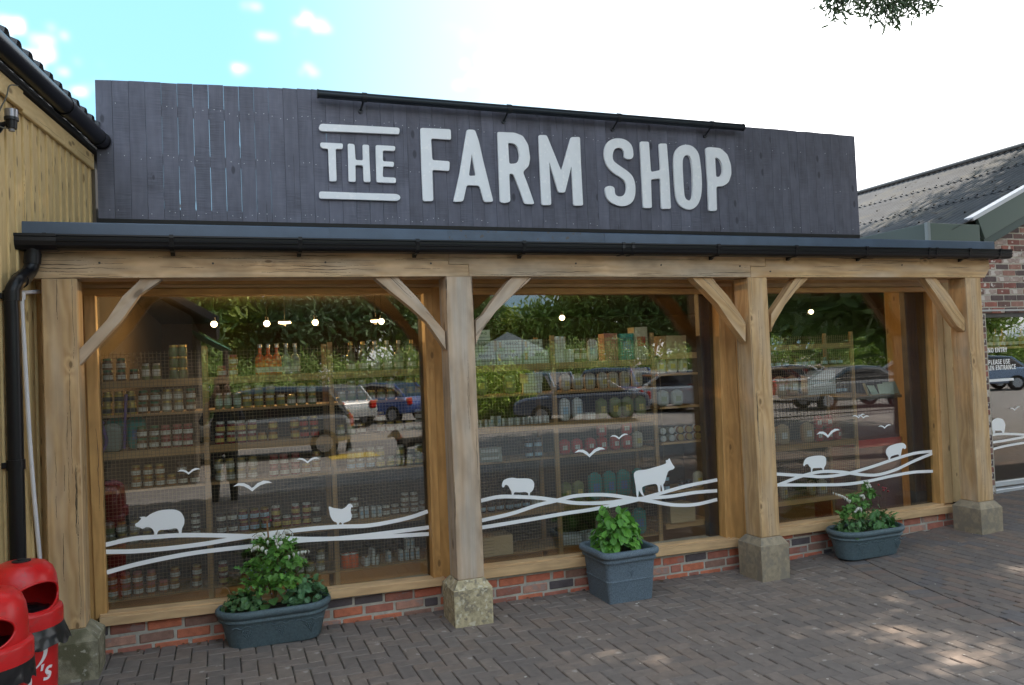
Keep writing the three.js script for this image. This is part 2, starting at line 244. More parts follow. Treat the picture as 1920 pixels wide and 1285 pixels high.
// block paving: sand bed, herringbone by the shop, a border course, then coursed blocks to the right
{
  const pave = thing('pavement', 'brown grey block paving in front of the shop, herringbone then straight courses'); pave.userData.kind = 'structure';
  const X0 = -1.2, X1 = 14, Z0 = -1.35, Z1 = 6.2, nx = 76, nz = 38, bed = new THREE.PlaneGeometry(X1 - X0, Z1 - Z0, nx, nz).rotateX(-Math.PI / 2).translate((X0 + X1) / 2, 0, (Z0 + Z1) / 2), p = bed.attributes.position;
  for (let i = 0; i < p.count; i++) p.setY(i, gy(p.getX(i), p.getZ(i)) - 0.014);
  bed.computeVertexNormals(); uvBox(bed, 2, 0.5, 0.5);
  mesh('sand_bed', uvBox(bed, 2, 0.5, 0.5), speckle([0.05, 0.043, 0.034], 0.6, 30, 141, { bump: 0.004, patches: [[[0.06, 0.07, 0.03], 9, 0.58, 0.1]] }), pave);
  const G = [0, 1, 2, 3].map(() => uvBox(cbox(0.1945, 0.05, 0.0940, 0.005), 0, 0.5, 0.5)), all = [];
  const A = new V3(5.83, 0, 0.16), D = new V3(5.30 - 5.83, 0, 2.03 - 0.16).normalize(), Q = new V3(D.z, 0, -D.x);          // the border line and the way across it (to the right)
  if (Q.x < 0) Q.negate();
  const across = (x, z) => (x - A.x) * Q.x + (z - A.z) * Q.z, inPlinth = (x, z) => z < -0.43 && x < 7.95;
  const clip = (poly, side) => { const o = [], f = ([x, z]) => side * across(x, z) - (side < 0 ? -0.008 : 0.222); for (let i = 0; i < poly.length; i++) { const a = poly[i], b = poly[(i + 1) % poly.length], fa = f(a), fb = f(b); if (fa >= 0) o.push(a); if (fa * fb < 0) { const t = fa / (fa - fb); o.push([lerp(a[0], b[0], t), lerp(a[1], b[1], t)]); } } return o; };
  const cut = (x, z, hx, hz, side, mats) => {      // a block sawn off at the border course
    if (z < Z0 || z > Z1 - 0.05 || inPlinth(x, z)) return; const P = clip([[x - hx, z - hz], [x + hx, z - hz], [x + hx, z + hz], [x - hx, z + hz]], side); if (P.length < 3) return;
    let ar = 0; P.forEach((p, i) => { const q = P[(i + 1) % P.length]; ar += p[0] * q[1] - q[0] * p[1]; }); if (Math.abs(ar) < 0.0012) return;
    const g = extrude(polyShape(P.map(([a, b]) => [a - x, -(b - z)])), 0.04, 0.003).rotateX(-Math.PI / 2).translate(0, -0.018, 0); all.push({ x, z, turn: 0, m: mats, d: Math.hypot(x - camera.position.x, z - camera.position.z), g: uvBox(g, 0, 0.5, 0.5) });
  };
  const put = (x, z, turn, mats) => { if (z < Z0 || z > Z1 - 0.05 || x < X0 || x > X1 || inPlinth(x, z)) return; const d = Math.hypot(x - camera.position.x, z - camera.position.z); all.push({ x, z, turn, m: mats, d }); };
  for (let i = -14; i < 80; i++) for (let j = -16; j < 64; j++) {
    const d = (((i - j) % 4) + 4) % 4, x = i * 0.1, z = j * 0.1;
    if (d === 0) { const a = across(x + 0.1, z + 0.05); if (a < -0.115) put(x + 0.1, z + 0.05, 0, paverMats); else if (a < 0.12) cut(x + 0.1, z + 0.05, 0.0978, 0.0478, -1, paverMats); }
    if (d === 3) { const a = across(x + 0.05, z + 0.1); if (a < -0.09) put(x + 0.05, z + 0.1, Math.PI / 2, paverMats); else if (a < 0.1) cut(x + 0.05, z + 0.1, 0.0478, 0.0978, -1, paverMats); }
  }
  const ang = -Math.atan2(Q.z, Q.x);
  for (let k = -24; k < 64; k++) { const c = A.clone().addScaledVector(D, k * 0.1).addScaledVector(Q, 0.115); put(c.x, c.z, ang, stockMats); }
  for (let i = 0; i < 100; i++) for (let j = -8; j < 34; j++) { const x = 4.6 + i * 0.1, z = j * 0.2 + (i % 2) * 0.1 + 0.03 * Math.sin(i * 1.7); const a = across(x, z); if (a > 0.30) put(x, z, Math.PI / 2, stockMats); else if (a > 0.13) cut(x, z, 0.0478, 0.0978, 1, stockMats); }
  // what the picture shows: in front of the shop and near
  const v = new V3(), seen = (o) => { v.set(o.x, gy(o.x, o.z), o.z).project(camera); return Math.abs(v.x) < 1.03 && Math.abs(v.y) < 1.03; };
  all.forEach((o) => { o.k = seen(o) ? o.d : 100 + o.d; });
  all.sort((a, b) => a.k - b.k);
  const rest = new Map();
  all.forEach((o, n) => {
    const slopeX = (gy(o.x + 0.05, o.z) - gy(o.x - 0.05, o.z)) / 0.1, m = pick(o.m), y = gy(o.x, o.z) - 0.025 + rr(-0.0016, 0.0016), turn = o.turn + rr(-0.008, 0.008), tz = Math.atan(slopeX) + rr(-0.006, 0.006), tx = rr(-0.006, 0.006);
    if (n < 300) { const b = mesh('paver', o.g ?? G[n % 4], m, pave); b.position.set(o.x, y, o.z); b.rotation.set(tx, turn, tz, 'XZY'); return; }
    const mat = new THREE.Matrix4().makeRotationFromEuler(new THREE.Euler(tx, turn, tz, 'XZY')).setPosition(o.x, y, o.z);
    if (!rest.has(m)) rest.set(m, []); rest.get(m).push((o.g ?? G[n % 4]).clone().applyMatrix4(mat));
  });
  for (const [m, list] of rest) tag(mesh('pavers', merge(list), m, pave), null, null, null, 'stuff');
  // sand and leaf litter caught along the foot of the wall
  const lit = [];
  for (let i = 0; i < 70; i++) { const x = Math.pow(R(), 1.5) * 7, z = -0.39 + Math.abs(rr(-0.05, 0.08)) * (i % 3 ? 1 : 2.2), s = rr(0.008, 0.022), g = new THREE.CircleGeometry(s, 5); g.scale(1, 0.6, 1); g.rotateX(-Math.PI / 2 + rr(-0.5, 0.5)); g.rotateY(rr(0, 6)); g.translate(x, gy(x, z) + 0.006 + s * 0.25, z); lit.push(g); }
  const gum = []; for (let i = 0; i < 120; i++) { const x = rr(-0.2, 8.5), z = rr(-0.35, 2.6), g = new THREE.CircleGeometry(rr(0.003, 0.008) * (i % 9 ? 1 : 1.7), 7).scale(1, rr(0.5, 1), 1).rotateX(-Math.PI / 2).rotateY(rr(0, 6)).translate(x, gy(x, z) + 0.004, z); gum.push(g); } tag(mesh('petals_and_grit', merge(gum), std(0.55, 0.52, 0.48, 0.9, { side: THREE.DoubleSide }), pave), null, null, null, 'stuff');
  tag(mesh('leaf_litter', merge(lit), std(0.13, 0.075, 0.035, 0.9, { side: THREE.DoubleSide }), pave), null, null, null, 'stuff');
}

// ================================================================== THE SHOP
const ZG = -0.45, ZP = -1.3;                         // the glass and the sign board
const shop = thing('farm_shop', 'single storey farm shop with oak posts, three big windows and brick plinth', 'shop building');
const WIN = [
  { TL: [180, 556], TR: [790, 552], BL: [203, 1145], BR: [808, 1080], sill: [[186, 1177], [836, 1098]], top: [[190, 1159], [830, 1086]] },
  { TL: [872, 552], TR: [1337, 552], BL: [890, 1060], BR: [1352, 1006], sill: [[886, 1089], [1388, 1025]], top: [[890, 1070], [1385, 1012]] },
  { TL: [1428, 550], TR: [1735, 548], BL: [1446, 984], BR: [1752, 943], sill: [[1448, 1009], [1800, 960]], top: [[1448, 994], [1795, 948]] },
];
for (const w of WIN) for (const k of ['TL', 'TR', 'BL', 'BR']) w[k + 'p'] = on(...w[k], ZG);
// carcass: floor, ceiling, back and side walls, the strip over the windows
{
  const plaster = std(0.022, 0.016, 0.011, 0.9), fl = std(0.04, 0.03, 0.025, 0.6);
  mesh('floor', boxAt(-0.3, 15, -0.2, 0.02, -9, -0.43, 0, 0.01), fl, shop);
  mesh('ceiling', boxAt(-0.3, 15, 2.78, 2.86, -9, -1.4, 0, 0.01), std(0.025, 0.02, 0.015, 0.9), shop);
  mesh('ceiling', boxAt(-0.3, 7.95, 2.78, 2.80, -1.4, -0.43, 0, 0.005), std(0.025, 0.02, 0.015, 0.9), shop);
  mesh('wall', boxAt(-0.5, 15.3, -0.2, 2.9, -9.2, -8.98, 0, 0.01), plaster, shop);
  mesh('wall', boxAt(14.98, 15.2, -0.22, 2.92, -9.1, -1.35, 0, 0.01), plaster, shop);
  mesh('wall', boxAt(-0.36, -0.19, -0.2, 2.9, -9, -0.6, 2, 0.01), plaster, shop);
  mesh('end_wall', boxAt(7.95, 8.02, -0.2, 2.79, -1.38, -0.41, 1, 0.004), M.pineRight, shop);
  mesh('roof', boxAt(-0.30, 7.95, 2.80, 2.84, -9, -0.02, 0, 0.005), std(0.05, 0.055, 0.065, 0.7), shop);
  mesh('wall_head', boxAt(-0.3, 7.95, 2.46, 2.79, -0.62, -0.405, 0, 0.004), M.oakFrame, shop);
}
// plinth of old bricks in mortar
{
  const x0 = -0.32, x1 = 7.95, pl = part('plinth', shop);
  mesh('mortar', boxAt(x0, x1, -0.25, 0.215, -0.62, -0.408, 0, 0.004, 0.5, 0.5), M.mortar, pl);
  const G = [0, 1, 2, 3].map(() => { const g = uvBox(cbox(0.213, 0.063, 0.05, 0.006), 0, 0.5, 0.5); return g; }), H = uvBox(cbox(0.102, 0.063, 0.05, 0.006), 0, 0.5, 0.5);
  for (let k = 0; k < 4; k++) {
    let x = x0 + [0.02, 0.09, 0.03, 0.12][k];
    while (x < x1 - 0.1) {
      const half = R() < 0.12, w = half ? 0.102 : 0.213, cx = x + w / 2, y = (cx > 6.2 ? Math.min(dip(cx), -0.03) : dip(cx)) + 0.225 - k * 0.076 + rr(-0.003, 0.003);
      const b = mesh('brick', half ? H : pick(G), pick(brickMats), pl); b.position.set(cx, y, -0.428 + rr(-0.002, 0.003)); b.rotation.set(rr(-0.02, 0.02), rr(-0.01, 0.01), rr(-0.016, 0.016)); b.scale.set(1, rr(0.92, 1.0), 1);
      x += w + rr(0.012, 0.022);
    }
  }
}
// posts on stone pads, braces and the scarfed beam
const POSTS = [[-0.278, -0.085, 0.34], [2.294, 2.497, 0.297], [4.969, 5.170, 0.288], [7.536, 7.738, 0.328]];
{
  const beamY = piecewise([[-0.5, 2.493], [-0.09, 2.494], [2.4, 2.511], [5.07, 2.505], [8, 2.505]]);
  const pm = [M.oakWarm, M.oakGrey, M.oakWarm, M.oakWarm];
  const stoneM = [
    speckle([0.26, 0.235, 0.165], 0.5, 14, 151, { bump: 0.004, patches: [[[0.13, 0.12, 0.07], 5, 0.46, 0.2], [[0.40, 0.38, 0.31], 15, 0.68, 0.08]] }),
    speckle([0.44, 0.37, 0.235], 0.5, 22, 152, { bump: 0.006, patches: [[[0.24, 0.205, 0.15], 16, 0.52, 0.2], [[0.58, 0.53, 0.40], 20, 0.6, 0.15]] }),
    speckle([0.31, 0.25, 0.175], 0.35, 18, 153, { bump: 0.003, patches: [[[0.23, 0.195, 0.15], 7, 0.5, 0.25]] }),
  ];
  POSTS.forEach(([x0, x1, yb], i) => {
    const yt = beamY((x0 + x1) / 2), po = part('post', shop, ['pale oak post beside the black downpipe', 'weathered grey oak post with a long central split', 'honey coloured oak post between middle and right windows', 'honey coloured oak post by the brick doorway'][i]);
    const g = timber(x1 - x0, yt - yb, 0.2, 1, 0.006); mesh('shaft', g, pm[i], po).position.set((x0 + x1) / 2, (yt + yb) / 2 - 0.001, -0.1);
    if (i === 0) po.rotation.z = 0;
    // stone pad: upright block with a sloped shoulder
    const a = i === 0 ? [-0.335, -0.012] : [x0 - 0.048, x1 + 0.042], gl = dip((a[0] + a[1]) / 2) - 0.06, ys = yb - (i === 0 ? 0.065 : 0.055), zf = 0.052, zb = -0.255, s = new THREE.BufferGeometry(), P = [];
    const ring = (X0, X1, Y, Za, Zb) => [[X0, Y, Za], [X1, Y, Za], [X1, Y, Zb], [X0, Y, Zb]], L = [ring(a[0] + 0.004, a[1] - 0.004, gl, zf - 0.002, zb), ring(a[0], a[1], ys - 0.006, zf, zb), ring(a[0] + 0.006, a[1] - 0.006, ys, zf - 0.006, zb + 0.006), ring(x0 - 0.004, x1 + 0.004, yb - 0.004, 0.006, -0.206), ring(x0 + 0.002, x1 - 0.002, yb - 0.001, 0, -0.2)];
    const T = (u, v, w) => P.push(...u, ...v, ...w);
    for (let k = 0; k < 4; k++) for (let e = 0; e < 4; e++) { const f = (e + 1) % 4; T(L[k][e], L[k][f], L[k + 1][f]); T(L[k][e], L[k + 1][f], L[k + 1][e]); }
    T(L[4][0], L[4][1], L[4][2]); T(L[4][0], L[4][2], L[4][3]);
    s.setAttribute('position', new THREE.Float32BufferAttribute(P, 3)); s.computeVertexNormals();
    mesh('stone_pad', uvBox(s, 1, 0.5, 0.5), [stoneM[0], stoneM[1], stoneM[2], stoneM[2]][i], po);
  });
  // three beam lengths, each stepped over the next
  const u1 = on(840.5, 480, 0).x, l1 = on(879, 505, 0).x, u2 = on(1435, 490, 0).x, l2 = on(1408, 510, 0).x, top = (x) => beamY(x) + 0.183, midA = 2.598, midB = 2.598, e = 0.0012;
  const outlines = [
    [[-0.36, beamY(-0.36)], [1.1, beamY(1.1)], [l1 - e, beamY(l1)], [l1 - e, midA - e], [u1 - e, midA - e], [u1 - e, top(u1)], [1.1, top(1.1)], [-0.36, top(-0.36)]],
    [[l1 + e, beamY(l1)], [l2 - e, beamY(l2)], [l2 - e, midB + e], [u2 - e, midB + e], [u2 - e, top(u2)], [u1 + e, top(u1)], [u1 + e, midA + e], [l1 + e, midA + e]],
    [[l2 + e, beamY(l2)], [7.80, beamY(8)], [7.875, 2.60], [7.865, top(8)], [u2 + e, top(u2)], [u2 + e, midB - e], [l2 + e, midB - e]],
  ];
  outlines.forEach((o, i) => { const g = extrude(polyShape(o), 0.194, 0.003); g.translate(0, 0, -0.1985); mesh('beam', uvBox(g, 0), [M.oakBeam, M.oakBeam, M.oakWarm][i], shop); });
  // dark pegs and bolts in the beam face
  const pegs = []; for (const [px, py] of [[186, 493], [399, 494], [610, 492], [808, 494], [1080, 494], [1240, 497], [1388, 499], [1692, 497], [1445, 509]]) { const q = on(px, py, 0.003); pegs.push(new THREE.CylinderGeometry(0.007, 0.007, 0.01, 8).rotateX(Math.PI / 2).translate(q.x, q.y, -0.001)); }
  mesh('bolt_heads', merge(pegs), std(0.05, 0.045, 0.04, 0.6), shop);
  // curved braces
  const braces = [
    [[148, 656], [200, 600], [230, 555], [260, 527], [262, 521], [303, 521], [298, 528], [262, 553], [225, 604], [180, 652], [148, 687]],
    [[836, 656], [800, 604], [770, 577], [735, 549], [705, 524], [702, 516], [746, 516], [750, 525], [782, 558], [808, 590], [834, 622]],
    [[892, 646], [905, 618], [930, 584], [960, 555], [992, 527], [997, 516], [960, 516], [952, 528], [928, 558], [906, 590], [892, 602]],
    [[1398, 642], [1370, 606], [1346, 570], [1325, 548], [1302, 526], [1298, 518], [1336, 518], [1342, 530], [1364, 554], [1386, 586], [1398, 606]],
    [[1446, 622], [1452, 606], [1472, 572], [1492, 546], [1512, 526], [1516, 519], [1493, 519], [1487, 528], [1468, 556], [1452, 580], [1446, 590]],
    [[1809, 622], [1795, 612], [1772, 580], [1753, 550], [1736, 526], [1733, 519], [1755, 519], [1762, 530], [1782, 556], [1798, 582], [1809, 598]],
  ];
  braces.forEach((b, i) => {
    const s = polyShape(b.map(([x, y]) => { const q = on(x, y, -0.035); return [q.x, Math.min(q.y, beamY(q.x) - 0.001)]; }));
    const g = extrude(s, 0.08, 0.003); g.translate(0, 0, -0.115);
    const tw = (i % 2 ? -1 : 1) * Math.PI / 4; g.rotateZ(tw); uvBox(g, 1); const gb = uvBox(g, 1).rotateZ(-tw); mesh('brace', gb, i === 1 || i === 2 || i === 0 ? M.oakGrey : M.oakWarm, shop);
  });
}
// windows: frame, sill, glass and the white vinyl pictures stuck on it
const F = on; // (pixel, plane) as above
function strip(pts, w, lift = 0) {      // a ribbon of even width along points of the glass plane
  const c = new THREE.CatmullRomCurve3(pts.map(([x, y]) => on(x, y, ZG)), false, 'centripetal').getPoints(90), a = [], b = [];
  c.forEach((p, i) => { const d = c[Math.min(i + 1, c.length - 1)].clone().sub(c[Math.max(i - 1, 0)]).normalize(); a.push([p.x - d.y * w / 2, p.y + d.x * w / 2]); b.unshift([p.x + d.y * w / 2, p.y - d.x * w / 2]); });
  return extrude(polyShape([...a, ...b]), 0.0006).translate(0, 0, ZG + 0.001 + lift);
}
function figure(pts, k = 0.22, z = ZG) { return extrude(polyShape(chaikin(pts.map(([x, y]) => { const q = on(x, y, z); return [q.x, q.y]; }), k, 2)), 0.0006).translate(0, 0, z + 0.0046); }
const zoomed = (x0, y0, s, pts) => pts.map(([x, y]) => [x0 + x / s, y0 + y / s]);
function gull(x0, y0, x1, y1, h, z = ZG) {      // a gull from wing tip to wing tip, h pixels deep
  const cx = (x0 + x1) / 2, w = (x1 - x0) / 2, my = (y0 + y1) / 2, sl = (y1 - y0) / (2 * w), t = (u, v) => [cx + u * w, my + u * w * sl + v * h];
  return extrude(polyShape([t(-1, 0.1), t(-0.75, -0.28), t(-0.45, -0.25), t(-0.2, 0.05), t(-0.05, 0.4), t(0.05, 0.3), t(0.25, -0.15), t(0.55, -0.42), t(0.8, -0.35), t(1, -0.1), t(0.7, -0.08), t(0.4, 0.12), t(0.15, 0.5), t(-0.02, 0.85), t(-0.2, 0.5), t(-0.45, 0.15), t(-0.7, 0.02)].map(([x, y]) => { const q = on(x, y, z); return [q.x, q.y]; })), 0.0008).translate(0, 0, z + 0.001);
}
const SHEEP = [[322, 520], [335, 485], [355, 475], [375, 468], [410, 465], [440, 472], [520, 470], [552, 480], [568, 505], [565, 545], [550, 570], [535, 577], [533, 605], [522, 605], [522, 580], [500, 572], [460, 577], [415, 573], [411, 605], [398, 605], [398, 575], [380, 545], [372, 525], [350, 517], [340, 537], [328, 540]];
const pictures = [
  { lines: [[[197, 1022], [249, 1010.5], [290, 1007], [337, 1004], [396.5, 1004], [456, 1005.5], [515, 1008], [560, 1010.5], [622, 1010.5], [687, 1008], [746, 1005], [804, 1001.6]], [[197.5, 1035], [249, 1034], [308, 1029], [382, 1020], [441, 1010], [485, 1003], [560, 994], [628, 988], [687, 986], [731, 979], [770, 970], [802, 959]], [[200, 1073.5], [249, 1060], [308, 1047], [367, 1036.5], [456, 1026], [515, 1020], [569, 1013.5], [628, 1010], [687, 1004], [746, 996.6], [804, 989]]],
    figs: [['pig_decal', zoomed(160, 800, 3.3825, [[316, 615], [330, 610], [350, 590], [355, 580], [337, 575], [375, 570], [385, 577], [410, 555], [470, 530], [560, 523], [605, 540], [628, 580], [627, 620], [612, 645], [608, 688], [592, 688], [592, 660], [575, 642], [520, 655], [462, 655], [450, 699], [436, 699], [437, 665], [415, 640], [385, 637], [360, 650], [345, 640], [325, 637], [315, 628]])],
      ['hen_decal', zoomed(480, 800, 3.3825, [[457, 503], [490, 517], [520, 520], [545, 525], [570, 510], [585, 490], [600, 489], [612, 502], [615, 515], [603, 510], [598, 535], [608, 565], [600, 595], [575, 605], [552, 612], [556, 628], [546, 628], [540, 608], [528, 608], [523, 628], [514, 628], [512, 608], [488, 600], [470, 570], [465, 540]])]],
    gulls: [[332, 884, 376, 881, 9], [437, 911, 510, 907, 15], [555, 862, 599, 861, 9]] },
  { lines: [[[897, 941], [903, 939], [935, 932], [972, 932], [1009, 934], [1044, 938.6], [1074, 943], [1109, 944], [1146, 942], [1183.5, 936.7], [1257, 931], [1302, 924], [1344.6, 920.4]], [[897, 978], [904, 976], [960, 963], [1009, 947], [1044, 938.6], [1074, 931], [1109, 928], [1146, 929], [1180, 934], [1222, 940.5], [1263, 947], [1302, 946.5], [1344.6, 937]], [[897, 990], [905, 989], [984.5, 976], [1059, 963], [1109, 955.6], [1180, 941], [1228, 928], [1287, 911.6], [1344.6, 900]]],
    figs: [['sheep_decal', zoomed(860, 780, 4.0156, SHEEP)], ['cow_decal', zoomed(1080, 780, 3.382, [[363, 365], [385, 345], [440, 342], [500, 325], [550, 310], [572, 300], [566, 280], [578, 283], [592, 266], [598, 285], [612, 310], [625, 325], [618, 338], [595, 345], [582, 352], [570, 390], [560, 425], [550, 435], [560, 482], [548, 485], [540, 440], [533, 440], [535, 490], [522, 492], [515, 430], [470, 435], [430, 445], [415, 455], [425, 495], [434, 507], [420, 507], [402, 480], [397, 470], [394, 517], [383, 517], [378, 450], [370, 410]])]],
    gulls: [[1077, 848, 1135, 844, 14], [1144, 819, 1178, 816, 8]] },
  { lines: [[[1452, 889], [1504, 892], [1546, 894], [1588, 888.5], [1630, 877], [1672, 863], [1714, 850.6], [1748, 846.4]], [[1452, 912], [1459, 909.5], [1504, 892.7], [1537.6, 885], [1574, 885], [1616, 890.4], [1644, 890.7], [1678, 881.5], [1714, 864.6], [1748, 850.6]], [[1452, 909.5], [1532, 909.5], [1588, 908], [1630, 902], [1672, 892.7], [1714, 885.6], [1749, 884]]],
    figs: [['sheep_decal', zoomed(1420, 740, 3.57, [[304, 470], [315, 435], [335, 420], [380, 410], [440, 408], [460, 425], [458, 470], [445, 488], [443, 510], [435, 510], [433, 490], [400, 492], [368, 492], [366, 519], [357, 519], [358, 492], [345, 480], [338, 465], [320, 468], [312, 482]])],
      ['sheep_decal', zoomed(1420, 740, 3.57, [[858, 370], [880, 345], [930, 328], [975, 322], [993, 340], [995, 360], [982, 368], [975, 355], [965, 370], [962, 390], [957, 420], [949, 420], [945, 400], [920, 405], [890, 415], [887, 441], [877, 442], [875, 420], [860, 400]])]],
    gulls: [[1531, 814, 1575, 808, 12], [1647, 800, 1671, 798, 6], [1598, 781, 1622, 778, 6], [1608, 779, 1630, 782, 5]] },
];
WIN.forEach((w, i) => {
  const win = part('window', shop, ['large left window over the long planter and hen picture', 'large middle window with sheep and cow pictures', 'narrower right window with two sheep pictures'][i]);
  const { TLp, TRp, BLp, BRp } = w, wj = 0.07, zf = -0.43;
  const xl = Math.min(TLp.x, BLp.x), xr = Math.max(TRp.x, BRp.x), yt = Math.max(TLp.y, TRp.y), top = 2.5;
  const off = (p, dx, dy, z) => new V3(p.x + dx, p.y + dy, z);
  mesh('jamb', bar(off(BLp, -wj / 2, -0.03, zf), off(TLp, -wj / 2, 0.03, zf), wj, 0.09), M.oakFrame, win);
  mesh('jamb', bar(off(BRp, wj / 2, -0.03, zf), off(TRp, wj / 2, 0.03, zf), wj, 0.09), M.oakFrame, win);
  mesh('jamb_bead', bar(off(BRp, 0.011, 0, -0.39), off(TRp, 0.011, 0, -0.39), 0.022, 0.034), M.oakFrame, win);
  mesh('head', bar(off(TLp, -wj, 0.0225, -0.425), off(TRp, wj, 0.0225, -0.425), 0.045, 0.085), M.oakFrame, win);
  mesh('head_lining', boxAt(xl - wj - 0.1, xr + wj + 0.1, yt + 0.047, top, -0.46, -0.398, 0), M.oakSill, win);
  // two-stepped sill that follows the paving
  const f0 = on(...w.sill[0], -0.335), f1 = on(...w.sill[1], -0.335), t0 = on(...w.top[0], -0.335), t1 = on(...w.top[1], -0.335), h = (t0.y - f0.y + t1.y - f1.y) / 2;
  mesh('sill', bar(new V3(f0.x, f0.y + h / 2, -0.40), new V3(f1.x, f1.y + h / 2, -0.40), h, 0.13), M.oakSill, win);
  const r0 = off(BLp, -wj * 0.6, 0, 0), r1 = off(BRp, wj * 0.6, 0, 0), hr = Math.max(0.03, (BLp.y - (t0.y) + BRp.y - t1.y) / 2 + 0.01);
  mesh('bottom_rail', bar(new V3(r0.x, r0.y - hr / 2, -0.42), new V3(r1.x, r1.y - hr / 2, -0.42), hr, 0.10), M.oakSill, win);
  const g = new THREE.BufferGeometry(), q = [BLp, BRp, TRp, TLp];
  g.setAttribute('position', new THREE.Float32BufferAttribute([0, 1, 2, 0, 2, 3].flatMap((k) => [q[k].x + (k === 0 || k === 3 ? -0.01 : 0.01), q[k].y + (k < 2 ? -0.01 : 0.01), ZG]), 3));
  g.setAttribute('uv', new THREE.Float32BufferAttribute([0, 0, 1, 0, 1, 1, 0, 0, 1, 1, 0, 1], 2)); g.computeVertexNormals();
  mesh('pane', g, M.glass, win); mesh('pane', g.clone().translate(0, 0, -0.02), M.glass, win);
  const pic = pictures[i];
  pic.lines.forEach((l, k) => mesh('wave_line_decal', strip(l, [0.030, 0.030, 0.029][i], 0.0012 * k), M.decal, win));
  pic.figs.forEach(([n, pts], k) => mesh(n, figure(pts), M.decal, win, n === 'sheep_decal' && i === 2 ? ['white sheep facing left', 'white sheep climbing to the right'][k] : undefined));
  for (const b of pic.gulls) mesh('gull_decal', gull(...b), M.decal, win);
});
// boards between and beside the windows, behind the posts
{
  const W = WIN.map((w) => [Math.min(w.TLp.x, w.BLp.x), Math.max(w.TRp.x, w.BRp.x)]);
  const gaps = [[-0.36, W[0][0] - 0.03], [W[0][1] + 0.03, W[1][0] - 0.03], [W[1][1] + 0.03, W[2][0] - 0.03], [W[2][1] + 0.03, 7.95]];
  gaps.forEach(([a, b], k) => {
    const n = k === 3 ? 3 : Math.max(1, Math.round((b - a) / 0.13));
    for (let j = 0; j < n; j++) { const x0 = lerp(a, b, j / n) + 0.001, x1 = lerp(a, b, (j + 1) / n) - 0.001, yb = dip(x0) + 0.22; mesh('board', boxAt(x0, x1, yb, 2.5, -0.46, -0.402 + (j % 2) * 0.003, 1), k === 3 ? M.pineRight : M.oakFrame, shop); }
    mesh('board_backing', boxAt(a - 0.03, b + 0.03, 0.2, 2.5, -0.6, -0.465, 1), M.dark, shop);
  });
}
// black fascia, metal flashing over it
{
  mesh('fascia', boxAt(-0.40, 7.93, 2.685, 2.77, -0.02, 0.012, 0), std(0.05, 0.035, 0.025, 0.8), shop);
  const xs = [on(22, 425, 0.02).x, on(622, 425, 0.02).x, on(838, 430, 0.02).x, on(1138, 435, 0.02).x, on(1560, 445, 0.02).x, on(1865, 455, 0.02).x], top = piecewise([[-0.42, 2.841], [2.8, 2.852], [7.93, 2.86]]);
  for (let i = 0; i < 5; i++) {
    const a = xs[i] - (i ? 0.02 : 0), b = xs[i + 1], z = 0.018 + (i % 2) * 0.003, s = polyShape([[-0.25, 0.012], [z - 0.004, 0.004], [z, -0.002], [z + 0.003, -0.085], [z + 0.012, -0.095], [z, -0.095], [z - 0.004, -0.006], [-0.25, 0.006]]);
    const g = extrude(s, b - a).rotateY(-Math.PI / 2).scale(-1, 1, 1); // profile (z, y) swept along x
    const p = g.attributes.position; for (let k = 0; k < p.count; k++) { const x = Math.abs(p.getX(k)), zz = p.getZ(k); p.setXYZ(k, a + x, p.getY(k) + top(a + x) - 0.004, zz); }
    g.computeVertexNormals(); mesh('flashing', uvBox(g, 0, 0.7, 0.7), i === 2 ? M.flashStained : M.flash, shop);
  }
}
function sweepX(profile, x0, x1, y, tilt = 0) {      // closed (z, y) outline swept along x
  const P = [], n = profile.length, T = (a, b, c) => P.push(...a, ...b, ...c), at = (i, x) => [x, profile[i % n][1] + y + (x - x0) * tilt, profile[i % n][0]];
  for (let i = 0; i < n; i++) { T(at(i, x0), at(i, x1), at(i + 1, x1)); T(at(i, x0), at(i + 1, x1), at(i + 1, x0)); }
  const tri = THREE.ShapeUtils.triangulateShape(profile.map(([a, b]) => new THREE.Vector2(a, b)), []);
  for (const [a, b, c] of tri) { T(at(a, x0), at(b, x0), at(c, x0)); T(at(a, x1), at(c, x1), at(b, x1)); }
  const g = new THREE.BufferGeometry(); g.setAttribute('position', new THREE.Float32BufferAttribute(P, 3)); g.setAttribute('uv', new THREE.Float32BufferAttribute(new Float32Array(P.length / 3 * 2), 2)); g.computeVertexNormals(); return g;
}
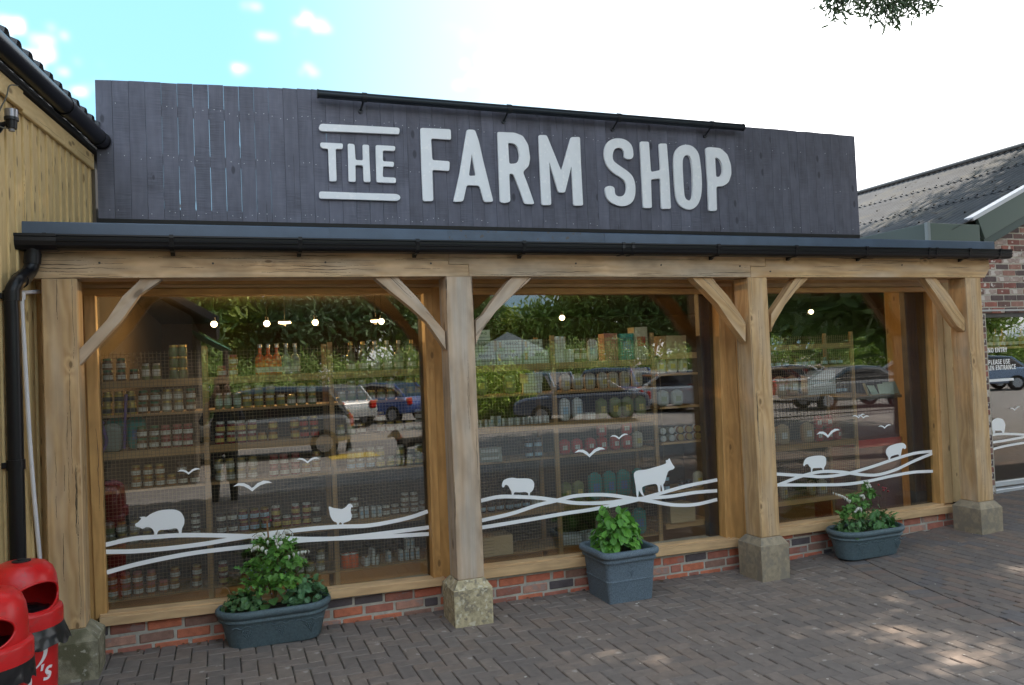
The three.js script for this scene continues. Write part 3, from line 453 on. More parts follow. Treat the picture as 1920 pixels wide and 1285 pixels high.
// the black plastic rain gutter with its brackets and downpipe
{
  const gut = thing('rain_gutter', 'black plastic gutter along the shop eaves with swan neck downpipe', 'gutter');
  const prof = [[0.018, 0.084], [0.022, 0.084], [0.022, 0.03], [0.04, 0.006], [0.1, 0.006], [0.124, 0.02], [0.132, 0.05], [0.134, 0.084], [0.146, 0.086], [0.147, 0.076], [0.139, 0.072], [0.138, 0.055], [0.142, 0.05], [0.141, 0.042], [0.136, 0.038], [0.134, 0.026], [0.138, 0.022], [0.135, 0.014], [0.115, 0.0], [0.04, 0.0], [0.018, 0.026]];
  const x0 = on(22, 450, 0.13).x, x1 = on(1897, 470, 0.13).x, tilt = 0.0022, y = 2.660;
  mesh('trough', sweepX(prof, x0, x1, y, tilt), M.blackPlastic, gut);
  const grow = (d) => prof.map(([z, yy]) => [z > 0.07 ? z + d : z - 0.001, yy > 0.04 ? yy + d * 0.6 : yy - d]);
  const solid = [[0.016, 0.088], [0.15, 0.09], [0.151, 0.074], [0.143, 0.07], [0.145, 0.046], [0.139, 0.02], [0.118, -0.005], [0.04, -0.005], [0.014, 0.024]];
  for (const px of [20, 84, 1168, 1186, 1741, 1755, 1874]) { const x = on(px, 455, 0.13).x; mesh('union', sweepX(solid, x - 0.012, x + 0.012, y + (x - x0) * tilt), M.blackPlastic, gut); }
  mesh('outlet', sweepX(solid, x0, x0 + 0.23, y - 0.003), M.blackPlastic, gut);
  for (const px of [322, 563, 783, 983, 1347, 1493, 1625, 1818]) { const x = on(px, 470, 0.13).x, yy = y + (x - x0) * tilt, g = sweepX([[0.012, 0.09], [0.149, 0.091], [0.15, 0.07], [0.143, 0.045], [0.138, 0.014], [0.115, -0.006], [0.05, -0.008], [0.02, -0.025], [0.012, -0.025]], x - 0.013, x + 0.013, yy); mesh('bracket', g, M.blackPlastic, gut); }
  const BW = new V3(0.989, 0, 0.148), offWall = (px, py, d) => onPlane(px, py, BW, new V3(-0.40, 0, 0.1).addScaledVector(BW, d));
  const r = 0.041, zz = 0.085, a = on(62, 465, zz), b = on(60, 495, zz), c = on(52, 513, 0.12), d = offWall(31, 531, 0.10), e = offWall(22, 550, 0.085), f = offWall(21.5, 600, 0.085), h = offWall(31, 1050, 0.085); a.y = y + 0.01;
  h.x = f.x = e.x; h.z = f.z = e.z; h.y = gy(h.x, h.z) + 0.02;
  const neck = part('swan_neck', gut);
  mesh('pipe', tube([a, b, c, d, e, f], r, 40, 14), M.blackPlastic, neck);
  for (const [p, q] of [[a.clone().lerp(b, 0.35), b], [c.clone().lerp(d, 0.35), c.clone().lerp(d, 0.75)]]) mesh('socket', rod(p, q, r + 0.006, 16), M.blackPlastic, neck);
  mesh('downpipe', rod(f, h, r, 18), M.blackPlastic, gut);
  for (const py of [555, 872]) { const x = offWall(lerp(21, 29, (py - 555) / 320), py, 0.085); x.x = e.x; x.z = e.z; const zz = x.z, cl = part('pipe_clip', gut); mesh('ring', rod(new V3(x.x, x.y - 0.028, zz), new V3(x.x, x.y + 0.028, zz), r + 0.006, 18), M.blackPlastic, cl); mesh('lug', boxAt(x.x - 0.07, x.x - 0.03, x.y - 0.016, x.y + 0.016, zz - 0.02, zz + 0.02, 0, 0.004), M.blackPlastic, cl); }
}
{
  const BW = new V3(0.989, 0, 0.148), off = (px, py) => onPlane(px, py, BW, new V3(-0.40, 0, 0.1).addScaledVector(BW, 0.05)), pts = [[41, 550], [41, 580], [45, 650], [50, 740], [57, 850], [66, 960], [76, 1062]].map(([x, y]) => off(x, y)), p = thing('waste_pipe', 'thin white plastic pipe running down between downpipe and oak post', 'pipe');
  mesh('pipe', tube(pts, 0.0125, 50, 10), M.white, p); mesh('elbow', rod(off(41.5, 549), off(41.5, 562), 0.017, 12), M.white, p); mesh('branch', rod(off(40, 549), off(78, 547), 0.0125, 10), M.white, p);
}

// ================================================================== THE SIGN: boards, letters
const sign = thing('shop_sign', 'tall dark boarded sign with raised white letters above the windows', 'shop sign');
{
  const top = (() => { const P = [[178, 149], [380, 158.5], [597, 168], [890, 192.5], [1150, 214], [1392, 237], [1601, 255]].map(([x, y]) => on(x, y, ZP)); return piecewise(P.map((p) => [p.x, p.y])); })();
  const xa = on(178, 150, ZP).x - 0.003, xb = on(1608, 350, ZP).x, n = 65, w = (xb - xa) / n, yb = 2.95;
  for (let i = 0; i < n; i++) {
    const x0 = xa + i * w + 0.0008, x1 = xa + (i + 1) * w - 0.0008, P = [[x0, yb], [x1, yb]], right = [];
    if (i < 30 && i > 1) { let y = 3.2; while (y < 4.1) { const L = rr(0.08, 0.26); if (R() < 0.14 - i * 0.003) right.push([x1, y], [x1 - rr(0.001, 0.0026), y + 0.02], [x1 - rr(0.001, 0.0022), y + L - 0.02], [x1, y + L]); y += L + rr(0.1, 0.4); } }
    P.push(...right.filter(([, y]) => y < 4.15), [x1, top(x1) + rr(-0.003, 0.003)], [x0, top(x0) + rr(-0.003, 0.003)]);
    const g = extrude(polyShape(P), 0.02, 0.0015); g.translate(0, 0, ZP - 0.0215 + rr(-0.0015, 0.0015)); mesh('board', uvBox(g, 1), i > 50 || (i > 20 && R() < 0.6) ? M.signDark : M.sign, sign);
  }
  for (const y of [3.17, 3.62, 4.02]) mesh('rail', boxAt(xa, xb, y - 0.04, y + 0.04, ZP - 0.075, ZP - 0.027, 0), M.fence, sign);
  mesh('base_strip', boxAt(xa, xb, 3.085, 3.118, ZP + 0.002, ZP + 0.012, 0, 0.002), M.dark, sign).rotation.z = 0.0037;
  const nails = [];
  for (let i = 0; i < n * 2; i++) { const x = xa + (i + 0.5 + rr(-0.25, 0.25)) * w / 2; for (const y of [3.17, 3.62, 4.02]) { if (R() < (i < 50 ? 0.75 : 0.3)) nails.push(new THREE.CylinderGeometry(0.0028, 0.0028, 0.004, 6).rotateX(Math.PI / 2).translate(x, y + 0.02 * Math.sin(i) + (x - xa) * 0.003, ZP + 0.002)); } }
  tag(mesh('nails', merge(nails), M.nail, sign), null, null, null, 'stuff');
  const z = ZP + 0.012, Z2 = (pts) => zoomed(560, 130, 3, pts), Z3 = (pts) => zoomed(1080, 130, 2.2857, pts), P3 = (pts) => pts.map(([x, y]) => { const q = on(x, y, z + 0.02); return [q.x, q.y]; });
  const letter = (name, outer, holes = [], soft = 0.014, curvy = false) => { const f = (p) => (curvy ? chaikin(P3(p), 0.25, 2) : roundCorners(P3(p), soft)); const g = extrude(polyShape(f(outer), holes.map(f)), 0.018, 0.003); g.translate(0, 0, z); mesh(name, uvBox(g, 1, 0.5, 0.5), M.letter, sign); };
  letter('bar', Z2([[113, 328], [118, 312], [130, 306], [345, 316], [560, 328], [568, 334], [567, 360], [560, 366], [345, 356], [130, 348], [117, 342]]));
  letter('bar', Z2([[115, 693], [122, 687], [345, 695], [552, 701], [568, 710], [573, 722], [566, 736], [552, 741], [345, 734], [122, 728], [115, 722]]));
  letter('letter_t', Z2([[121, 411], [249, 417], [248, 449], [208, 447], [214, 630], [173, 631], [166, 447], [136, 446], [122, 436]]));
  letter('letter_h', Z2([[276, 417], [314, 421], [320, 510], [362, 512], [359, 423], [396, 425], [398, 500], [405, 635], [366, 634], [362, 541], [319, 538], [321, 634], [281, 633], [279, 520]]));
  letter('letter_e', Z2([[433, 426], [544, 432], [542, 460], [473, 457], [474, 517], [537, 521], [535, 550], [475, 545], [473, 606], [547, 610], [547, 641], [438, 636]]));
  letter('letter_f', Z2([[684, 329], [856, 337], [858, 397], [745, 389], [752, 511], [850, 517], [848, 573], [752, 566], [758, 742], [699, 743], [690, 520]]), [], 0.018);
  letter('letter_a', Z2([[946, 338], [992, 340], [1013, 400], [1040, 520], [1096, 745], [1044, 748], [1017, 655], [946, 652], [926, 744], [870, 747], [905, 590]]), [Z2([[973, 468], [1000, 600], [955, 602]])], 0.02);
  letter('letter_r', Z2([[1119, 356], [1122, 352], [1215, 356], [1262, 374], [1292, 425], [1303, 500], [1295, 545], [1262, 577], [1290, 650], [1328, 759], [1272, 759], [1240, 670], [1207, 588], [1185, 587], [1188, 660], [1192, 745], [1160, 754], [1133, 748], [1126, 560]]), [Z2([[1176, 411], [1215, 416], [1236, 440], [1245, 490], [1238, 520], [1220, 532], [1183, 534]])], 0.02);
  letter('letter_m', Z2([[1350, 369], [1396, 370], [1478, 572], [1532, 381], [1583, 380], [1590, 560], [1601, 767], [1547, 768], [1535, 545], [1499, 694], [1462, 694], [1410, 520], [1422, 764], [1368, 765], [1358, 560]]), [], 0.018);
  letter('letter_s', Z3([[248, 386], [207, 385], [207, 352], [195, 338], [178, 336], [163, 345], [157, 370], [160, 392], [180, 408], [228, 440], [248, 465], [256, 500], [255, 540], [245, 568], [222, 585], [188, 588], [152, 574], [130, 550], [122, 500], [166, 500], [167, 535], [180, 545], [197, 545], [212, 535], [217, 510], [215, 490], [203, 470], [160, 445], [133, 415], [120, 375], [122, 335], [138, 308], [165, 295], [200, 296], [228, 310], [245, 335]]), [], 0, true);
  letter('letter_h', Z3([[275, 309], [313, 310], [322, 440], [363, 432], [356, 318], [390, 318], [400, 450], [408, 598], [367, 599], [362, 468], [322, 472], [326, 595], [289, 595]]), [], 0.018);
  letter('letter_o', Z3([[418, 385], [425, 350], [445, 328], [475, 321], [503, 330], [525, 355], [533, 390], [541, 470], [539, 540], [525, 580], [500, 602], [470, 601], [442, 582], [428, 550], [422, 480]]), [Z3([[455, 400], [460, 375], [475, 364], [490, 372], [498, 400], [503, 470], [502, 540], [495, 562], [482, 565], [468, 555], [462, 530]])], 0, true);
  letter('letter_p', Z3([[556, 336], [575, 333], [620, 338], [650, 365], [665, 410], [667, 450], [655, 485], [632, 501], [602, 503], [605, 607], [570, 608], [565, 480]]), [Z3([[595, 375], [615, 382], [628, 410], [630, 440], [622, 460], [600, 464]])], 0.022);
}
{
  const lb = thing('sign_light', 'long black tube light on arms along the top of the boarded sign', 'sign light'), z = -1.19, a = on(597, 176, z), b = on(1392, 239, z), r = 0.036;
  mesh('tube_housing', rod(a, b, r, 20), M.lightBar, lb);
  for (const [p, d] of [[a, -1], [b, 1]]) mesh('end_cap', rod(p.clone(), p.clone().add(new V3(0.012 * d, 0, 0)), r + 0.003, 20), M.blackMetal, lb);
  for (const px of [668, 913, 1124, 1322]) { const f = (px - 597) / 795, c = a.clone().lerp(b, f); mesh('arm', merge([rod(c.clone().add(new V3(0, -0.01, 0)), new V3(c.x - 0.02, c.y - 0.085, ZP + 0.02), 0.009, 8), rod(new V3(c.x - 0.02, c.y - 0.09, ZP + 0.02), new V3(c.x - 0.02, c.y - 0.09, ZP), 0.018, 10), rod(c.clone().add(new V3(-0.02, 0, 0)), c.clone().add(new V3(0.02, 0, 0)), r + 0.006, 14)]), M.blackMetal, lb); }
}

// ================================================================== LEFT: timber barn
const font = await new FontLoader().loadAsync('fonts/droid/droid_sans_bold.typeface.json');
{
  const barn = thing('timber_barn', 'barn clad in pale vertical timber boards left of the shop', 'barn', null, new V3(-0.40, 0, 0.1));
  barn.rotation.y = Math.atan2(0.989, 0.148);          // local x runs away along the wall, local z out of it
  const b0 = [0, 1, 2].map(() => timber(0.128, 3.62, 0.022, 1, 0.004));
  for (let i = -42; i < 12; i++) {
    const s = i * 0.125 + 0.06, hid = s > 0.5, b = mesh('board', hid ? timber(0.128, 0.85, 0.022, 1, 0.004) : pick(b0), M.pine, barn);
    b.position.set(s, hid ? 3.25 : 1.81, 0.012 + rr(-0.002, 0.002)); b.rotation.y = 0.11;
  }
  mesh('wall', boxAt(-5.3, 4.5, 2.85, 3.75, -0.2, -0.004, 1), M.dark, barn); mesh('wall', boxAt(-5.3, 0.45, -0.2, 2.86, -0.2, -0.004, 1), M.dark, barn);
  mesh('eaves_board', boxAt(0.06, 1.42, 3.50, 3.62, 0.024, 0.05, 0), M.pine, barn); mesh('eaves_board', boxAt(-5.3, 0.055, 3.512, 3.632, 0.03, 0.056, 0), M.pine, barn);
  const g = part('barn_gutter', barn); mesh('trough', rod(new V3(-5.3, 3.715, 0.115), new V3(1.40, 3.722, 0.115), 0.062, 20), M.blackPlastic, g);
  mesh('stop_end', rod(new V3(1.39, 3.722, 0.115), new V3(1.41, 3.722, 0.115), 0.067, 20), M.blackPlastic, g); mesh('union', rod(new V3(0.56, 3.72, 0.115), new V3(0.64, 3.72, 0.115), 0.068, 20), M.blackPlastic, g); mesh('union', rod(new V3(1.27, 3.72, 0.115), new V3(1.31, 3.72, 0.115), 0.066, 20), M.blackPlastic, g);
  mesh('soffit', boxAt(-5.3, 4.5, 3.63, 3.66, -0.1, 0.07, 0), M.dark, barn);
  const rise = Math.tan(0.42), wave = new THREE.PlaneGeometry(9.8, 4.3, 700, 1), p = wave.attributes.position;
  for (let i = 0; i < p.count; i++) { const s = p.getX(i) - 0.4, t = 2.15 - p.getY(i), k = ((s / 0.17) % 1 + 1) % 1, bump = sst(0.1, 0.25, k) * (1 - sst(0.5, 0.65, k)) * 0.045; p.setXYZ(i, s, 3.828 + t * Math.sin(0.42) + bump, 0.10 - t * Math.cos(0.42)); }
  wave.computeVertexNormals(); mesh('roof', wave, std(0.03, 0.032, 0.036, 0.55, { side: THREE.DoubleSide }), barn);
  mesh('corner_post', boxAt(1.43, 1.55, 2.8, 3.52, 0.0, 0.05, 1), M.fence, barn);
}
{
  const p = new V3(-0.40, 0, 0.1), n = new V3(0.989, 0, 0.148), c = onPlane(21, 222, n, p.clone().addScaledVector(n, 0.09)), l = thing('wall_lamp', 'small round black and grey lamp with looped cable high on the timber barn', 'wall lamp', null, c);
  mesh('canopy', rod(new V3(0, 0.005, 0), new V3(0, 0.05, 0), 0.034, 18), std(0.25, 0.25, 0.27, 0.3, { metalness: 0.6 }), l);
  mesh('band', rod(new V3(0, -0.012, 0), new V3(0, 0.005, 0), 0.037, 18), M.blackMetal, l);
  mesh('body', rod(new V3(0, -0.06, 0), new V3(0, -0.012, 0), 0.027, 18, 0.03), M.blackPlastic, l); mesh('lens', rod(new V3(0, -0.075, 0), new V3(0, -0.06, 0), 0.016, 14), std(0.2, 0.2, 0.22, 0.2), l);
  mesh('bracket', merge([rod(new V3(0, -0.02, 0), n.clone().multiplyScalar(-0.08).add(new V3(0, -0.05, 0)), 0.014, 8), rod(n.clone().multiplyScalar(-0.085).add(new V3(0, -0.07, 0)), n.clone().multiplyScalar(-0.06).add(new V3(0, -0.03, 0)), 0.03, 10)]), M.blackPlastic, l);
  mesh('cable', tube([new V3(-0.02, -0.07, 0.03), new V3(-0.055, -0.06, 0.05), new V3(-0.05, 0.02, 0.04), new V3(-0.02, 0.12, 0.01), new V3(-0.01, 0.2, -0.03), new V3(0.02, 0.22, -0.08)], 0.004, 30, 6), std(0.12, 0.12, 0.1, 0.6), l);
}

// ================================================================== RIGHT: brick building with corrugated gable roof and glass door
{
  const B = thing('brick_building', 'brick building with grey corrugated roof at the right end of the shop', 'building'), zw = -1.2, zv = -1.0;
  const EC = on(1740, 418, zv), v0 = on(1822, 413, zv), v1 = on(1920, 357, zv), sl = v1.clone().sub(v0).normalize(), E = v0.clone().addScaledVector(sl, -0.3), nrm = new V3(-sl.y, sl.x, 0);
  const rg = onPlane(1920, 277, nrm, E), run = rg.clone().sub(E).dot(sl);
  const tiers = 3, deep = 34, stepT = run / tiers, cor = 0.11;
  const roofM = speckle([0.085, 0.094, 0.108], 0.22, 10, 161, { bump: 0.001, rough: 1, patches: [[[0.105, 0.11, 0.112], 7, 0.54, 0.16], [[0.045, 0.045, 0.045], 21, 0.72, 0.04]] }); roofM.metalness = 0;
  for (let k = 0; k < tiers; k++) {
    const nx = Math.round(deep / cor) * 6, g = new THREE.PlaneGeometry(deep, 1, nx, 1), p = g.attributes.position, uv = g.attributes.uv, a = k * stepT - 0.06, b = (k + 1) * stepT;
    for (let i = 0; i < p.count; i++) { const z = zv + 0.02 - (p.getX(i) + deep / 2), t = p.getY(i) > 0 ? b : a, w = 0.016 * Math.sin(z / cor * 6.283) + (p.getY(i) > 0 ? 0 : 0.014), q = E.clone().addScaledVector(sl, t).addScaledVector(nrm, w); p.setXYZ(i, q.x, q.y, z); uv.setXY(i, z / 2, t / 2); }
    g.computeVertexNormals(); mesh('roof_sheet', g, roofM, B); roofM.side = THREE.DoubleSide;
    // fixing bolts along each lap
    const bolts = []; for (let j = 0; j < 60; j++) for (const t of [a + 0.12, a + stepT * 0.5]) { if (t > a + 0.2 && j % 3) continue; const q = E.clone().addScaledVector(sl, t).addScaledVector(nrm, 0.024); bolts.push(new THREE.CylinderGeometry(0.011, 0.013, 0.02, 6).applyQuaternion(new THREE.Quaternion().setFromUnitVectors(new V3(0, 1, 0), nrm)).translate(q.x, q.y, zv - 0.36 - j * cor * 2)); }
    tag(mesh('roof_bolts', merge(bolts), M.dark, B), null, null, null, 'stuff');
  }
  const R0 = E.clone().addScaledVector(sl, run + 0.02);
  mesh('ridge_cap', bar(new V3(R0.x, R0.y + 0.03, zv + 0.03), new V3(R0.x, R0.y + 0.03, zv - deep), 0.26, 0.05, true, 0.02), std(0.2, 0.205, 0.21, 0.6), B);
  mesh('roof_far_slope', (() => { const g = new THREE.PlaneGeometry(deep, 6).rotateX(-Math.PI / 2).rotateY(Math.PI / 2); const p = g.attributes.position; for (let i = 0; i < p.count; i++) { const u = p.getX(i) + 3; p.setXYZ(i, R0.x + u, R0.y - u * sl.y / sl.x, zv - deep / 2 + p.getZ(i)); } g.computeVertexNormals(); return g; })(), roofM, B);
  // green metal trims: eaves side, box end, barge boards, pale verge cap
  const bx = on(1835, 418, zv).x, by0 = on(1790, 452, zv).y;
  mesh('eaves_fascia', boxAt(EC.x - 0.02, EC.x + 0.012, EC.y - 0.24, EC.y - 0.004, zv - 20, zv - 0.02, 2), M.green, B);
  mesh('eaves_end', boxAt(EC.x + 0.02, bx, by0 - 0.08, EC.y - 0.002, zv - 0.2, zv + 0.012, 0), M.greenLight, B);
  mesh('corner_trim', boxAt(EC.x - 0.024, EC.x + 0.018, by0 - 0.08, EC.y + 0.004, zv - 0.03, zv + 0.018, 1), std(0.2, 0.23, 0.24, 0.45), B);
    mesh('valley_sheet', boxAt(EC.x + 0.01, E.x + 0.06, EC.y - 0.05, EC.y - 0.03, zv - 20, zv - 0.2, 2), std(0.1, 0.11, 0.12, 0.5), B);
  const s0 = E.clone().addScaledVector(sl, (bx - 0.03 - E.x) / sl.x).addScaledVector(nrm, -0.14), s1 = s0.clone().addScaledVector(sl, 7);
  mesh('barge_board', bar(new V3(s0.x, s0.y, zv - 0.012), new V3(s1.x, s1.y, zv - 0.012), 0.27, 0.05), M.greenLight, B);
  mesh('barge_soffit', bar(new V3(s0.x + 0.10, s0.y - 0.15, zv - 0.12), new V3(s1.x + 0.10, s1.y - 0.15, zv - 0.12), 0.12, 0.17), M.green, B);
  const c0 = v0.clone().addScaledVector(nrm, 0.012), c1 = c0.clone().addScaledVector(sl, 6);
  mesh('verge_cap', bar(new V3(c0.x, c0.y, zv - 0.03), new V3(c1.x, c1.y, zv - 0.03), 0.045, 0.12), std(0.55, 0.57, 0.62, 0.4), B);
  // front wall: mortar core with the doorway left open, faced with bricks
  const dx0 = 9.33, dy1 = 2.25, wl = part('wall', B), lim = (x) => Math.max(E.y + (x - E.x) * sl.y / sl.x - 0.22, EC.y - 0.2);
  const core = polyShape([[7.97, -0.2], [dx0 + 0.012, -0.2], [dx0 + 0.012, dy1 + 0.01], [11.2, dy1 + 0.01], [11.2, -0.2], [13.5, -0.2], [13.5, lim(13.5)], [8.3, lim(8.3)], [7.97, lim(8.0)]]);
  mesh('mortar', uvBox(extrude(core, 0.2).translate(0, 0, zw - 0.206), 0, 0.5, 0.5), M.mortar, wl);
  const G = [0, 1, 2, 3].map(() => uvBox(cbox(0.214, 0.064, 0.1, 0.006), 0, 0.5, 0.5)), H = uvBox(cbox(0.102, 0.064, 0.1, 0.006), 0, 0.5, 0.5); let nb = 0;
  for (let k = 0; k < 54; k++) {
    const y = -0.03 + k * 0.076; let x = 8.55 + (k % 2) * 0.113;
    while (x < 10.75) {
      const atEnd = y < dy1 && x + 0.214 > dx0 - 0.05, w = atEnd ? 0.102 : 0.214, cx = x + w / 2;
      if (y < dy1 && cx + w / 2 > dx0 + 0.03) break;
      if (y < lim(cx) - 0.03 && !(y > dy1 && y < dy1 + 0.045) && nb < 300) { const b = mesh('brick', atEnd ? H : pick(G), pick(oldBrick), wl); b.position.set(cx + rr(-0.003, 0.003), y, zw - 0.05 + rr(-0.004, 0.004)); b.rotation.set(rr(-0.02, 0.02), rr(-0.01, 0.01), rr(-0.012, 0.012)); nb++; }
      x += w + 0.011;
    }
  }
  mesh('lintel', boxAt(dx0 - 0.1, 11.25, dy1 - 0.01, dy1 + 0.012, zw - 0.2, zw + 0.012, 0, 0.002), std(0.4, 0.4, 0.4, 0.5), wl);
  // sliding glass door
  const door = part('glass_door', B, 'dark glass entry door with white lettering'), zd = zw - 0.1, th = on(1863, 905, zd), tb = on(1863, 926, zd);
  const fr = std(0.03, 0.032, 0.035, 0.4);
  mesh('frame', boxAt(dx0 + 0.01, 11.2, dy1 - 0.08, dy1 - 0.012, zd - 0.04, zd + 0.03, 0), fr, door); mesh('frame', boxAt(dx0 + 0.01, dx0 + 0.05, tb.y, dy1 - 0.08, zd - 0.04, zd + 0.03, 1), fr, door);
  const ya = th.y, yb = tb.y, ym = (ya + yb) / 2;
  mesh('bottom_rail', boxAt(dx0 + 0.05, 11.2, ym + 0.012, ya + 0.005, zd - 0.03, zd + 0.02, 0), M.zinc, door); mesh('threshold', boxAt(dx0 + 0.01, 11.2, yb - 0.02, ym - 0.004, zd - 0.06, zd + 0.1, 0), M.zinc, door);
  mesh('step', boxAt(dx0 - 0.05, 11.3, -0.15, yb - 0.022, zd - 0.2, zd + 0.14, 0), speckle([0.2, 0.17, 0.15], 0.3, 12, 163, { size: 128 }), door);
  const pg = new THREE.PlaneGeometry(11.2 - dx0 - 0.05, dy1 - 0.08 - ya).translate((dx0 + 0.05 + 11.2) / 2, (dy1 - 0.08 + ya) / 2, zd - 0.005); mesh('pane', pg, M.glass, door); mesh('pane', pg.clone().translate(0, 0, -0.02), M.glass, door);
  const text = (s, px, py, h) => { const q = on(px, py, zd), g = new TextGeometry(s, { font, size: h, depth: 0.0008, curveSegments: 3 }); g.computeBoundingBox(); g.scale(0.86, 1, 1); g.computeBoundingBox(); g.translate(q.x - g.boundingBox.max.x, q.y, zd + 0.001); mesh('lettering', g, M.decal, door); };
  text('NO ENTRY', 1889, 660, 0.058); text('PLEASE USE', 1894, 682, 0.058); text('MAIN ENTRANCE', 1905, 692, 0.058);
  const rb = on(1850, 714, zd), re = on(1899, 713, zd); mesh('push_bar', boxAt(rb.x, re.x, rb.y - 0.02, rb.y + 0.012, zd + 0.0, zd + 0.02, 0), M.decal, door);
  let dk = 0; const dl = (pts) => { dk += 0.0012; const c = new THREE.CatmullRomCurve3(pts.map(([x, y]) => on(x, y, zd))).getPoints(30), a = [], b = []; for (const p of c) { a.push([p.x, p.y - 0.014]); b.unshift([p.x, p.y + 0.014]); } mesh('wave_line_decal', extrude(polyShape([...a, ...b]), 0.0006).translate(0, 0, zd + dk), M.decal, door); };
  dl([[1852, 817.5], [1870, 814.5], [1895, 814], [1925, 816], [1960, 823]]); dl([[1852, 831], [1880, 827], [1905, 822.5], [1925, 819], [1960, 812]]); dl([[1852, 846], [1870, 840], [1895, 834.5], [1925, 830], [1960, 826]]);
  mesh('sheep_decal', figure(zoomed(1420, 740, 3.57, [[1563, 190], [1580, 165], [1610, 155], [1645, 165], [1660, 200], [1655, 235], [1650, 265], [1640, 265], [1635, 240], [1600, 243], [1590, 240], [1587, 266], [1578, 266], [1570, 225]]), 0.22, zd), M.decal, door);
  mesh('gull_decal', gull(1893, 767, 1913, 764, 6, zd), M.decal, door);
}

// ================================================================== RED LITTER BINS
import { Brush, Evaluator, SUBTRACTION } from 'three-bvh-csg';
{
  const lathe = (pts, seg = 40) => new THREE.LatheGeometry(pts.map(([x, y]) => new THREE.Vector2(x, y)), seg);
  const white = std(0.78, 0.74, 0.76, 0.45);
  const makeBin = (label, cx, cz, face, first) => {
    const y0 = gy(cx, cz), b = thing('litter_bin', label, 'litter bin', null, new V3(cx, y0, cz));
    mesh('body', uvBox(lathe([[0, 0], [0.14, 0], [0.148, 0.015], [0.162, 0.60], [0.16, 0.62], [0, 0.62]]), 1, 0.5, 0.5), M.red, b);
    const ev = new Evaluator(); ev.attributes = ['position', 'normal', 'uv'];
    const dome = new Brush(lathe([[0, 0.64], [0.168, 0.64], [0.168, 0.72], [0.166, 0.80], [0.160, 0.845], [0.145, 0.885], [0.118, 0.912], [0.08, 0.925], [0, 0.928]], 48)), cut = new Brush(new THREE.SphereGeometry(1, 32, 20).scale(0.118, 0.075, 0.16).translate(0, 0.765, 0.14));
    const hollow = new Brush(lathe([[0, 0.60], [0.160, 0.60], [0.160, 0.72], [0.158, 0.795], [0.152, 0.838], [0.138, 0.876], [0.113, 0.902], [0.078, 0.915], [0, 0.918]], 48));
    dome.updateMatrixWorld(); cut.updateMatrixWorld(); hollow.updateMatrixWorld();
    const hood = mesh('hood', uvBox(plain(ev.evaluate(ev.evaluate(dome, hollow, SUBTRACTION), cut, SUBTRACTION).geometry), 1, 0.5, 0.5), M.red, b); hood.rotation.y = face;
    mesh('opening_lip', (() => { const pts = []; for (let i = 0; i <= 40; i++) { const t = i / 40 * 6.2832, x = 0.118 * Math.cos(t), y = 0.765 + 0.075 * Math.sin(t) * 0.98, z = Math.sqrt(Math.max(0.0001, (y > 0.845 ? 0.158 : 0.166) ** 2 - x * x)); pts.push(new V3(x, y, z)); } return new THREE.TubeGeometry(new THREE.CatmullRomCurve3(pts, true), 60, 0.006, 6, true); })(), M.red, hood);
    mesh('bin_bag', (() => { const g = new THREE.SphereGeometry(0.1, 16, 10).scale(1.5, 0.35, 1.45).translate(0, 0.655, 0), p = g.attributes.position; for (let i = 0; i < p.count; i++) p.setY(i, p.getY(i) + 0.02 * N(p.getX(i) * 60 + 50, p.getZ(i) * 60 + 50)); g.computeVertexNormals(); return g; })(), M.bag, hood);
    mesh('ash_plate', merge([rod(new V3(0.01, 0.926, 0.0), new V3(0.01, 0.932, 0), 0.042, 20), rod(new V3(0.01, 0.93, 0), new V3(0.01, 0.94, 0), 0.018, 12)]), M.blackMetal, b);
    mesh('rim', lathe([[0.166, 0.605], [0.184, 0.605], [0.187, 0.612], [0.187, 0.678], [0.182, 0.69], [0.166, 0.70]], 48), M.red, b);
    const skirt = new THREE.CylinderGeometry(0.186, 0.178, 0.085, 90, 8, true), p = skirt.attributes.position;       // the black liner hanging out under the rim
    for (let i = 0; i < p.count; i++) { const x = p.getX(i), z = p.getZ(i), a = Math.atan2(x, z), t = 0.5 - p.getY(i) / 0.085, flare = 1 + 0.24 * t * Math.max(0, Math.cos(a - 1.35)) * (first ? 1 : 0.3) + 0.05 * t * (N((a + 4) * 7, t * 3 + 5, 44, 64, first ? 5 : 6) - 0.4) + 0.03 * t * (N((a + 4) * 21, t * 5 + 5, 132, 64, 8) - 0.5); p.setXYZ(i, x * flare, p.getY(i) + 0.568 + (t > 0.6 ? 0.025 * (N((a + 4) * 5, 3, 31, 9, 9) - 0.5) : 0), z * flare); }
    skirt.computeVertexNormals(); const bm = M.bag.clone(); bm.side = THREE.DoubleSide; mesh('liner', skirt, bm, b);
    return b;
  };
  makeBin('red plastic litter bin with open mouth and black liner, nearer the oak post', -0.235, 0.9, 0.75, true);
  makeBin('red plastic litter bin in front, cut off by the left picture edge', -0.262, 1.42, 0.2, false);
  // white script printed on the bin by the post
  const b = scene.getObjectByName('litter_bin'), c = b.position, r = 0.164;
  const onCyl = (px, py) => { const d = sight(px, py), o = camera.position, ox = o.x - c.x, oz = o.z - c.z, A = d.x * d.x + d.z * d.z, Bq = ox * d.x + oz * d.z, C = ox * ox + oz * oz - r * r, D = Math.max(0, Bq * Bq - A * C), t = (-Bq - Math.sqrt(D)) / A, x = ox + d.x * t, z = oz + d.z * t; return [Math.atan2(x, z) * r, o.y + d.y * t - c.y]; };
